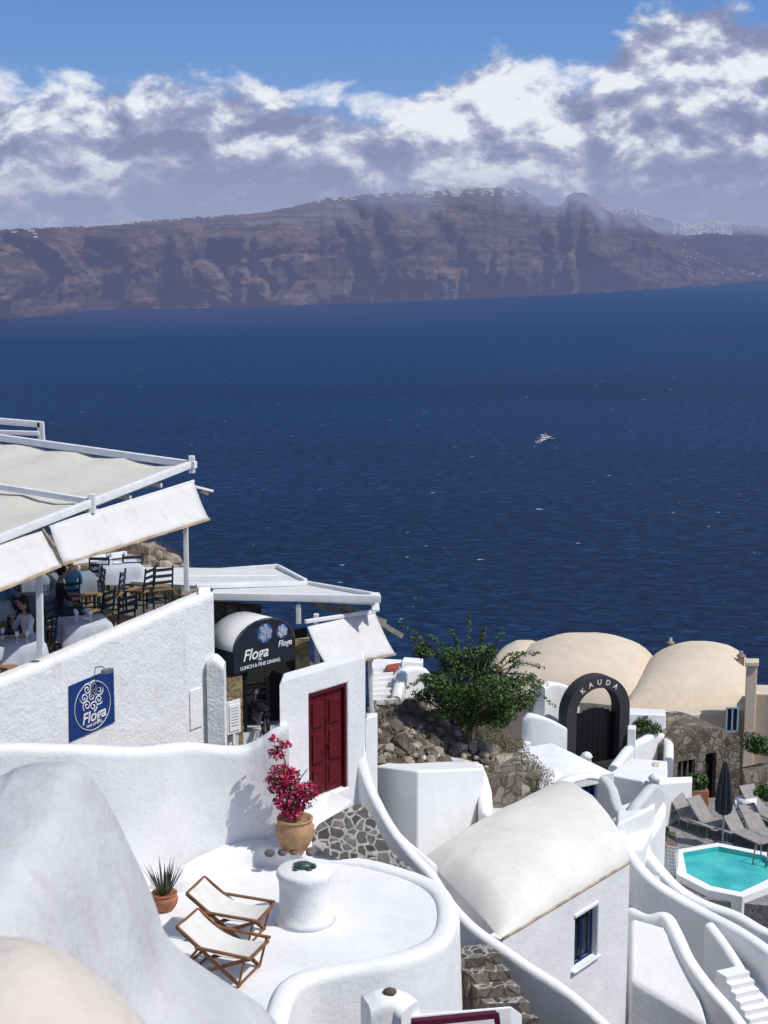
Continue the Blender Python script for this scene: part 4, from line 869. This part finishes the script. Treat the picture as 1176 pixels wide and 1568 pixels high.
for u,v,y in ((880,1163,43.2),(898,1158,43.2),(1002,1192,40.8)): mb.lathe(S(u,v,y)+up*-.35,[(.16,0),(.15,.3),(.19,.34),(.12,.45),(.01,.5)],12,0)
mb.out('whitewashed_vents',WH)
bg=grp('blue_door_house')
p1=SZ(872,1252,-14.9); p2=SZ(915,1243,-14.9)
AA=SP(p1,p2,845,1215); BB=SP(p1,p2,940,1190)
AA0=Vector((AA.x,AA.y,0)); s0=(Vector((p1.x,p1.y,0))-AA0).length; s1=(Vector((p2.x,p2.y,0))-AA0).length
zt=SP(p1,p2,905,1190).z; zd=SP(p1,p2,895,1206).z
mb=MB(); P,d,nin=facade(mb,AA0,Vector((BB.x,BB.y,0)),zt,-17,[(s0,s1,-15.6,zd)],.12,0,1,3.0); mb.out('walls',[WH,BLUED],bg,bevel=.05,merge=True)
mb=MB()
for k in range(5): 
    x=s0+(k+.5)*(s1-s0)/5; mb.beam(P(x,-15.5,.1),P(x,zd-.05,.1),.02,(s1-s0)/5-.02)
mb.out('door',BLUED,bg)
wl2=[(925,1188,37),(938,1205,36.5),(945,1232,36),(958,1246,35.6),(978,1222,36),(1000,1200,37.5),(1012,1212,38.5)]
mb=MB(); sweep(mb,[S(*p) for p in wl2],.28,-18,0,6); mb.out('scalloped_wall',GREYP)
mb=MB(); sweep(mb,[S(838,1222,35.5),S(848,1205,36),S(868,1190,36.6),S(900,1184,37.2),(S(928,1190,37.4))],.3,lambda p:p.z-.12,0,6); mb.out('rounded_parapet',WH)
wpr('white_terrace_block',[(945,1262,33.5),(1003,1235,36.5),(1003,1215,38.5),(945,1235,36.5)],-18)
wpr('white_terrace_block',[(940,1300,32.5),(985,1300,34),(1000,1270,36),(945,1262,35)],-19)
# ---------------------------------------------------------------- CREAM HOUSE
cgp=grp('cream_vaulted_house')
def cv(name,e1,f1_,e2,f2_,z,rise,zb,tl=.6):
    mb=MB(); vault(mb,SZ(*e1,z),SZ(*e2,z),SZ(*f1_,z),SZ(*f2_,z),rise,zb,taper=1.0,tl=tl); mb.out(name,[CREAM,CREAM],cgp)
cv('vault_a',(752,1066),(995,1084),(785,1022),(1005,1022),-16.0,1.45,-19,.85)
cv('vault_b',(950,1092),(1150,1084),(985,1032),(1150,1028),-16.0,1.30,-19,.7)
cv('vault_c',(735,1040),(830,1050),(760,1015),(850,1018),-16.0,1.0,-19)
mb=MB(); mb.prism([SZ(780,1066,-16.1),SZ(1000,1090,-16.1),SZ(1020,1040,-16.1),SZ(790,1030,-16.1)],-19); mb.prism([S(1010,1098,50),S(1148,1085,51),S(1150,1070,54),S(1010,1080,53)],-19); mb.prism([S(1150,1060,50.5),S(1230,1066,50),S(1230,1050,53),S(1150,1048,53)],-20); mb.out('lower_walls',CREAM,cgp,bevel=.08)
mb=MB()
for u,v0,v1,y in ((1026,976,1003,60),(1134,996,1022,56)):
    q=S(u,v1,y); h=S(u,v0,y).z-q.z; mb.lathe(q+Vector((0,0,-.3)),[(.14,0),(.13,.3+h*.6),(.17,.3+h*.62),(.17,.3+h*.72),(.08,.3+h*.8),(.07,.3+h*.95),(.01,.3+h)],12,0)
mb.out('chimneys',LROCK,cgp)
mb=MB(); mb.prism([S(1143,1016,50),S(1160,1016,50),S(1160,1011,50.6),S(1143,1011,50.6)],-19); mb.prism([S(1141,1014,49.9),S(1162,1014,49.9),S(1162,1008,50.7),S(1141,1008,50.7)],S(1150,1020,50).z); mb.out('pillar',CREAM,cgp,bevel=.03)
mb=MB(); mb.box(S(1121,1102,49.7),(.35,.08,.8),0); mb.out('window',GLASS,cgp); mb=MB(); q=S(1121,1102,49.64)
for a_,b_ in (((-.19,-.42),(-.19,.42)),((.19,-.42),(.19,.42)),((-.19,.42),(.19,.42)),((-.19,-.42),(.19,-.42)),((0,-.42),(0,.42))): mb.beam(q+Vector((a_[0],0,a_[1])),q+Vector((b_[0],0,b_[1])),.05,.05)
mb.out('window_frame',simple('pale_blue_frame',(.35,.5,.65),.6),cgp)
shg=grp('stone_house')
a1=S(1024,1206,45.3); a2=S(1132,1200,46.5); A_=Vector((a1.x,a1.y,0)); B_=Vector((a2.x,a2.y,0)); Lh=(B_-A_).length
zt=S(1080,1140,45.8).z
mb=MB(); P,d,nin=facade(mb,A_,B_,zt,-18.5,[(Lh*.12,Lh*.36,-17.2,zt-.45),(Lh*.5,Lh*.66,-17.6,zt-.35)],.2,0,1,2.0); mb.out('walls',[RUB,DARKIN],shg)
mb=MB(); pts=[P(Lh*k/10,zt+.5*math.sin(math.pi*k/10),0) for k in range(11)]; pb_=[P(Lh*k/10,zt+.5*math.sin(math.pi*k/10),2.0) for k in range(11)]
mb.add(pts+pb_,[tuple(range(11)),tuple(range(11,22))]+[(i,i+1,12+i,11+i) for i in range(10)],0); mb.out('arched_gable',RUB,shg)
mb=MB()
for x in (.12,.2,.28,.36): mb.beam(P(Lh*x,-17.2,.1),P(Lh*x,zt-.45,.1),.05,.05)
mb.out('window_bars',GREYW,shg)
wpr('stone_retaining_wall',[(1140,1190,43),(1200,1170,44),(1200,1160,46),(1135,1175,45)],-18,RUB,.02)
# ---------------------------------------------------------------- POOL TERRACE
DZ=-16.15
mb=MB(); mb.prism([SZ(1000,1225,DZ),SZ(1260,1215,DZ),SZ(1300,1400,DZ),SZ(1035,1372,DZ),SZ(960,1290,DZ)],-19.5); mb.out('pool_deck',PEB)
pg2=grp('swimming_pool')
PZ=-15.95
oc=[SZ(u,v,PZ) for u,v in [(1033,1301),(1098,1290),(1180,1306),(1215,1335),(1176,1358),(1137,1373),(1082,1362),(1036,1338)]]
cx=sum(oc,Vector())/8
ins=[p+(cx-p).normalized()*.28 for p in oc]; 
mb=MB(); low=[Vector((p.x,p.y,-19)) for p in oc]; inb=[Vector((p.x,p.y,PZ-.6)) for p in ins]
mb.grid([low,oc,ins],0,False,True); mb.grid([ins,inb],1,False,True); mb.out('rim',[WH,POOLW],pg2,bevel=.02)
mb=MB(); mb.add([Vector((p.x,p.y,PZ-.14)) for p in ins],[tuple(range(8))]); mb.out('water',POOLW,pg2)
mb=MB(); q=SZ(1165,1310,PZ); mb.path([q,q+up*.35,q+up*.4+Vector((-.2,-.2,0)),q+Vector((-.3,-.3,-.2))],.02,6); q=q+Vector((.3,-.2,0)); mb.path([q,q+up*.35,q+up*.4+Vector((-.2,-.2,0)),q+Vector((-.3,-.3,-.2))],.02,6); mb.out('ladder',STEEL,pg2)
mb=MB(); ub=SZ(1106,1296,DZ)
mb.lathe(ub,[(.01,0),(.28,0),(.28,.06),(.04,.08),(.03,.1),(.025,1.0)],16,1); mb.lathe(ub,[(.03,.9),(.025,2.5),(.01,2.62)],10,1)
rows=[]
for rr,z in ((.10,.95),(.19,1.05),(.20,1.3),(.17,1.7),(.12,2.1),(.06,2.4),(.01,2.52)):
    rows.append([ub+Vector((rr*(1+.28*math.cos(8*2*math.pi*k/48))*math.cos(2*math.pi*k/48),rr*(1+.28*math.cos(8*2*math.pi*k/48))*math.sin(2*math.pi*k/48),z)) for k in range(48)])
mb.grid(rows,0,True,True); mb.out('folded_parasol',[simple('parasol_cloth',(.035,.035,.045),.8),STEEL])
LGC=simple('sling_fabric',(.30,.28,.27),.8)
def lounger(loc,rz):
    mb=MB()
    for s_ in (-.28,.28):
        mb.path([(-.9,s_,.32),(.25,s_,.32),(.8,s_,.85)],.02,6,0); mb.beam((-.75,s_,0),(-.75,s_,.32),.03,.03); mb.beam((.3,s_,0),(.3,s_,.32),.03,.03); mb.beam((.7,s_,.0),(.45,s_,.5),.03,.03)
    mb.grid([[Vector((x,y,z)) for y in (-.27,0,.27)] for x,z in ((-.9,.34),(-.3,.33),(.25,.34),(.8,.87))],1,False)
    mb.xf(Matrix.Translation(loc)@Matrix.Rotation(rz,4,'Z')); mb.out('sun_lounger',[STEEL,LGC],fix=False)
for u,v,rz in ((1034,1256,2.2),(1062,1268,2.2),(1092,1276,2.2),(1140,1292,2.1),(1168,1290,2.0),(1168,1258,2.0)): lounger(SZ(u,v,DZ),rz)
mb=MB(); q=SZ(1142,1250,DZ); mb.lathe(q,[(.01,0),(.3,0),(.27,.3),(.3,.55),(.01,.56)],16); mb.out('plaster_side_table',WH)
mb=MB(); q=SZ(1122,1262,DZ); mb.lathe(q,[(.01,0),(.2,0),(.03,.03),(.03,.5),(.25,.52),(.01,.54)],16); mb.lathe(q+up*.54,[(.01,0),(.04,0),(.03,.2),(.01,.22)],8); mb.out('bistro_table',STEEL)
wpr('white_pool_wall',[(1125,1226,43),(1200,1206,44.5),(1200,1200,45),(1125,1218,43.5)],-17,WH,.05)
def shrub(name,c,r,n,sz,mats=(LF1,LF2,LF3)):
    mb=MB(); leaves(mb,[(c+Vector((RU(-r,r)*.6,RU(-r,r)*.4,RU(-r,r)*.3)),Vector((r,r,r*.75))*RU(.45,.75)) for _ in range(6)],n,sz,[0,1,2],1,.45); mb.out(name,list(mats),fix=False)
q=SZ(1060,1232,DZ+.0); mb=MB(); mb.box(q+up*.25,(.9,.4,.5),0); mb.box(q+up*.48,(.8,.3,.06),1); mb.out('terracotta_planter',[TERR,TWIG],bevel=.02); shrub('potted_shrub',q+up*.75,.42,1300,.14)
q=SZ(1006,1306,-15.6); pot(q,.4,.25,TERR,False); shrub('potted_shrub',q+up*.55,.28,700,.14)
shrub('green_shrub',S(988,1112,46),.42,1600,.1); shrub('green_shrub',S(1160,1140,45),.6,3000,.09); shrub('green_shrub',S(1165,1215,41),.35,1300,.1); shrub('green_shrub',S(650,1000,34),.3,600,.08)
mb=MB(); q0=SZ(1018,1338,DZ); q1=SZ(1037,1342,DZ)
for k in range(9): 
    t=k/8; mb.beam(q0.lerp(q1,t),q0.lerp(q1,t)+up*.8,.02,.02); mb.beam(q0+up*.8*t,q1+up*.8*t,.02,.02)
mb.out('lattice_screen',PWH)
mb=MB(); sweep(mb,[S(1000,1215,39),S(1010,1232,38),S(1000,1262,36.5),S(985,1290,35.3),S(1002,1318,34.6),S(1035,1352,34.0),S(1075,1378,33.5),S(1125,1398,33),S(1176,1425,32),S(1260,1450,31)],.32,-20,0,7); mb.out('pool_parapet',WH)
mb=MB(); sweep(mb,[S(946,1252,35),S(956,1290,33.2),S(985,1330,32),S(1025,1362,31.6),S(1085,1395,31),S(1130,1420,30.3),S(1200,1470,29)],.3,-20,0,7); mb.out('curved_garden_wall',WH)
mb=MB(); mb.prism([SZ(963,1385,-14.4),SZ(1022,1388,-14.4),SZ(1010,1340,-14.4),SZ(960,1330,-14.4)],-20); mb.out('small_roof_terrace',GREYP,bevel=.05)
mb=MB(); sweep(mb,[S(965,1390,29.4),S(990,1400,28.8),S(1018,1398,28.6),S(1036,1425,28.2),S(1056,1465,27.8),S(1085,1505,27.4),S(1120,1545,27),S(1160,1600,26.5)],.28,-20,0,7); mb.out('curved_stair_wall',WH)
mb=MB(); mb.prism([S(965,1402,28.8),S(1030,1420,28.3),S(1060,1480,27.7),S(1085,1570,27),S(965,1500,27.5)],-20)
mb.out('white_lower_roof',WH,bevel=.1)
mb=MB()
for k in range(12):
    q=S(1096+7*k,1486+13*k,29-.12*k); mb.prism([q,q+Vector((.55,.25,0)),q+Vector((.7,-.05,0)),q+Vector((.15,-.28,0))],-20)
mb.out('white_staircase',WH,bevel=.02)
mb=MB(); sweep(mb,[S(1088,1412,30.5),S(1118,1455,29.8),S(1150,1505,29.2),S(1190,1555,28.6)],.25,-20,0,6); mb.out('stair_side_wall',WH)
wpr('white_terrace_block',[(1120,1440,30.6),(1200,1485,29.6),(1220,1600,28.0),(1165,1530,28.9)],-20)
# ---------------------------------------------------------------- BOAT
mb=MB(); bq=SZ(835,672,SEA)
st=[(-6,.9,1.2),(-4,1.9,1.1),(0,2.1,1.2),(3.5,1.6,1.5),(6,.1,2.1)]
mb.grid([[Vector((x,-w,h)),Vector((x,-w*.7,-.3)),Vector((x,w*.7,-.3)),Vector((x,w,h))] for x,w,h in st],0,True); mb.add([Vector((x,-w,h-.1)) for x,w,h in st]+[Vector((x,w,h-.1)) for x,w,h in reversed(st)],[tuple(range(10))],1)
mb.box((-.8,0,2.2),(5,2.6,1.9),1); mb.box((-1.2,0,3.3),(5.6,3,.15),1); mb.box((0,0,3.9),(2,1.8,1.0),2); mb.beam((0,0,4.2),(0,0,6.2),.12,.12,1); mb.box((-.8,-1.32,2.4),(4.4,.05,.7),3); mb.box((-5,0,2.0),(.6,1.6,1.4),2)
mb.xf(Matrix.Translation(bq)@Matrix.Rotation(0.25,4,'Z')@Matrix.Scale(1.05,4)); mb.out('tour_boat',[simple('boat_red',(.4,.04,.03),.5),LET,simple('boat_red2',(.35,.05,.04),.5),GLASS])
mb=MB(); FO=simple('foam',(.50,.56,.62),.9,.2,.3)
rng=random.Random(3)
for k in range(120):
    t=rng.random()**1.6; sx_=-1 if rng.random()<.6 else 1; x=bq.x-2-t*9+rng.uniform(-2,2); y=bq.y-6-t*26+sx_*rng.uniform(0,3)*(1+t*2); s=rng.uniform(.2,.8)*(1-t*.5)
    mb.add([Vector((x+s*math.cos(a)*1.3,y+s*math.sin(a)*1.6,SEA+.3+.002*k)) for a in [j*1.047 for j in range(6)]],[tuple(range(6))])
for k in range(60):
    x=bq.x+rng.uniform(-8,6); y=bq.y-2.5+rng.uniform(-1,1); s=rng.uniform(.3,.9); mb.add([Vector((x+s*math.cos(a)*1.5,y+s*math.sin(a),SEA+.6+.002*k)) for a in [j*1.047 for j in range(6)]],[tuple(range(6))])
mb.out('boat_wake',FO,fix=False)
# ---------------------------------------------------------------- group origins
bpy.context.view_layer.update()
for e in GROUPS.values():
    pts=[c.matrix_world@Vector(q) for c in e.children for q in c.bound_box]
    if not pts: continue
    c=sum(pts,Vector())/len(pts); e.location=c
    for ch in e.children: ch.matrix_parent_inverse=Matrix.Translation(-c)
# ---------------------------------------------------------------- WORLD
SUN_EL=math.radians(54); sdir=Vector((0.88,-0.34,0)).normalized()
sc=bpy.context.scene
w=bpy.data.worlds.new('World'); sc.world=w; w.use_nodes=True; nt=w.node_tree; L=nt.links.new
bgn=nt.nodes['Background']; bgn.inputs[1].default_value=0.11
sky=N(nt,'ShaderNodeTexSky'); sky.sky_type='NISHITA'; sky.sun_disc=False; sky.sun_elevation=SUN_EL; sky.sun_rotation=math.atan2(sdir.x,sdir.y); sky.altitude=150
tc=N(nt,'ShaderNodeTexCoord'); sp=N(nt,'ShaderNodeSeparateXYZ'); L(tc.outputs['Generated'],sp.inputs[0])
L(sky.outputs[0],bgn.inputs[0])
def M(op,a,b_=None,c=None,clamp=False):
    n=N(nt,'ShaderNodeMath',operation=op,use_clamp=clamp)
    for i,x in enumerate((a,b_,c)):
        if x is None: continue
        if isinstance(x,(int,float)): n.inputs[i].default_value=x
        else: L(x,n.inputs[i])
    return n.outputs[0]
lowc=ramp(nt,[(0.0,(0.30,0.42,0.66)),(0.25,(0.20,0.36,0.69)),(0.5,(0.115,0.27,0.62)),(1,(0.05,0.16,0.5))],M('MULTIPLY',sp.outputs[2],3.0))
bgl=N(nt,'ShaderNodeBackground'); L(lowc.outputs[0],bgl.inputs[0]); bgl.inputs[1].default_value=1.0
lowf=ramp(nt,[(0.0,1.0),(0.25,0.9),(0.5,0.0)],sp.outputs[2])
mix1=N(nt,'ShaderNodeMixShader'); L(lowf.outputs[0],mix1.inputs[0]); L(bgn.outputs[0],mix1.inputs[1]); L(bgl.outputs[0],mix1.inputs[2])
azp=M('DIVIDE',M('ADD',sp.outputs[0],.28),.56)
topr=ramp(nt,[(0.05,.59),(0.12,.58),(0.30,.61),(0.40,.54),(0.48,.48),(0.56,.55),(0.625,.63),(0.70,.54),(0.73,.58),(0.78,.80),(0.86,.80),(1.0,.74)],azp)
topv=M('MULTIPLY',topr.outputs[0],.2)
def cloudn(off,scale,det,ro=.55,zs=1.7,dist=.2):
    mp=N(nt,'ShaderNodeMapping'); mp.inputs['Scale'].default_value=(1,1,zs); mp.inputs['Location'].default_value=off; L(tc.outputs['Generated'],mp.inputs[0])
    n=N(nt,'ShaderNodeTexNoise'); n.inputs['Scale'].default_value=scale; n.inputs['Detail'].default_value=det; n.inputs['Roughness'].default_value=ro; n.inputs['Distortion'].default_value=dist; L(mp.outputs[0],n.inputs['Vector']); return n.outputs['Fac']
na=cloudn((3.1,0,.2),18,8,.58); nb_=cloudn((3.1-.007,0,.2-.019),18,6,.58)
nl=cloudn((7.3,2,1),7,3)
D=M('ADD',M('ADD',M('DIVIDE',M('SUBTRACT',topv,sp.outputs[2]),.018),M('MULTIPLY',M('SUBTRACT',na,.5),5.5)),M('MULTIPLY',M('SUBTRACT',nl,.5),2.5))
al=N(nt,'ShaderNodeMapRange',interpolation_type='SMOOTHSTEP'); al.inputs[1].default_value=-.35; al.inputs[2].default_value=.75; L(D,al.inputs[0])
dif=M('SUBTRACT',na,nb_)
azm=ramp(nt,[(0.0,.62),(0.16,.60),(0.25,.30),(0.36,.34),(0.46,.46),(0.56,.60),(0.64,.66),(0.70,.58),(0.76,.40),(1.0,.38)],azp)
hb=M('MINIMUM',M('MULTIPLY',M('SUBTRACT',sp.outputs[2],.070),8.0),.20)
lit=M('ADD',M('ADD',M('ADD',M('MULTIPLY',dif,4.2),M('MULTIPLY',M('SUBTRACT',nl,.5),.7)),hb),M('SUBTRACT',azm.outputs[0],.06))
cc_=ramp(nt,[(0.0,(.24,.275,.45)),(.25,(.30,.34,.52)),(.48,(.40,.44,.60)),(.68,(.62,.66,.78)),(.9,(.82,.85,.92))],lit)
hzf=ramp(nt,[(0.02,1.0),(0.045,.7),(0.08,.0)],sp.outputs[2])
mixc=N(nt,'ShaderNodeMix',data_type='RGBA'); L(M('MULTIPLY',hzf.outputs[0],.8),mixc.inputs[0]); L(cc_.outputs[0],mixc.inputs[6]); mixc.inputs[7].default_value=(.325,.37,.55,1)
bgc=N(nt,'ShaderNodeBackground'); L(mixc.outputs[2],bgc.inputs[0])
mix2=N(nt,'ShaderNodeMixShader'); L(al.outputs[0],mix2.inputs[0]); L(mix1.outputs[0],mix2.inputs[1]); L(bgc.outputs[0],mix2.inputs[2])
L(mix2.outputs[0],nt.nodes['World Output'].inputs[0])
sl=bpy.data.lights.new('sun','SUN'); sl.energy=3.5; sl.angle=math.radians(.53); sl.color=(1,.965,.91)
so=bpy.data.objects.new('sun',sl); sc.collection.objects.link(so)
sv=Vector((sdir.x*math.cos(SUN_EL),sdir.y*math.cos(SUN_EL),math.sin(SUN_EL))); so.rotation_euler=sv.to_track_quat('Z','Y').to_euler()
cd=bpy.data.cameras.new('camera'); cd.sensor_fit='VERTICAL'; cd.sensor_height=36; cd.sensor_width=27; cd.lens=36*F/1568; cd.clip_end=200000; cd.clip_start=.1
cd.dof.use_dof=True; cd.dof.focus_distance=34; cd.dof.aperture_fstop=4.0
co=bpy.data.objects.new('camera',cd); sc.collection.objects.link(co); co.rotation_euler=(math.radians(90)-PIT,0,0); sc.camera=co
sc.view_settings.view_transform='Standard'; sc.view_settings.look='None'; sc.view_settings.exposure=0
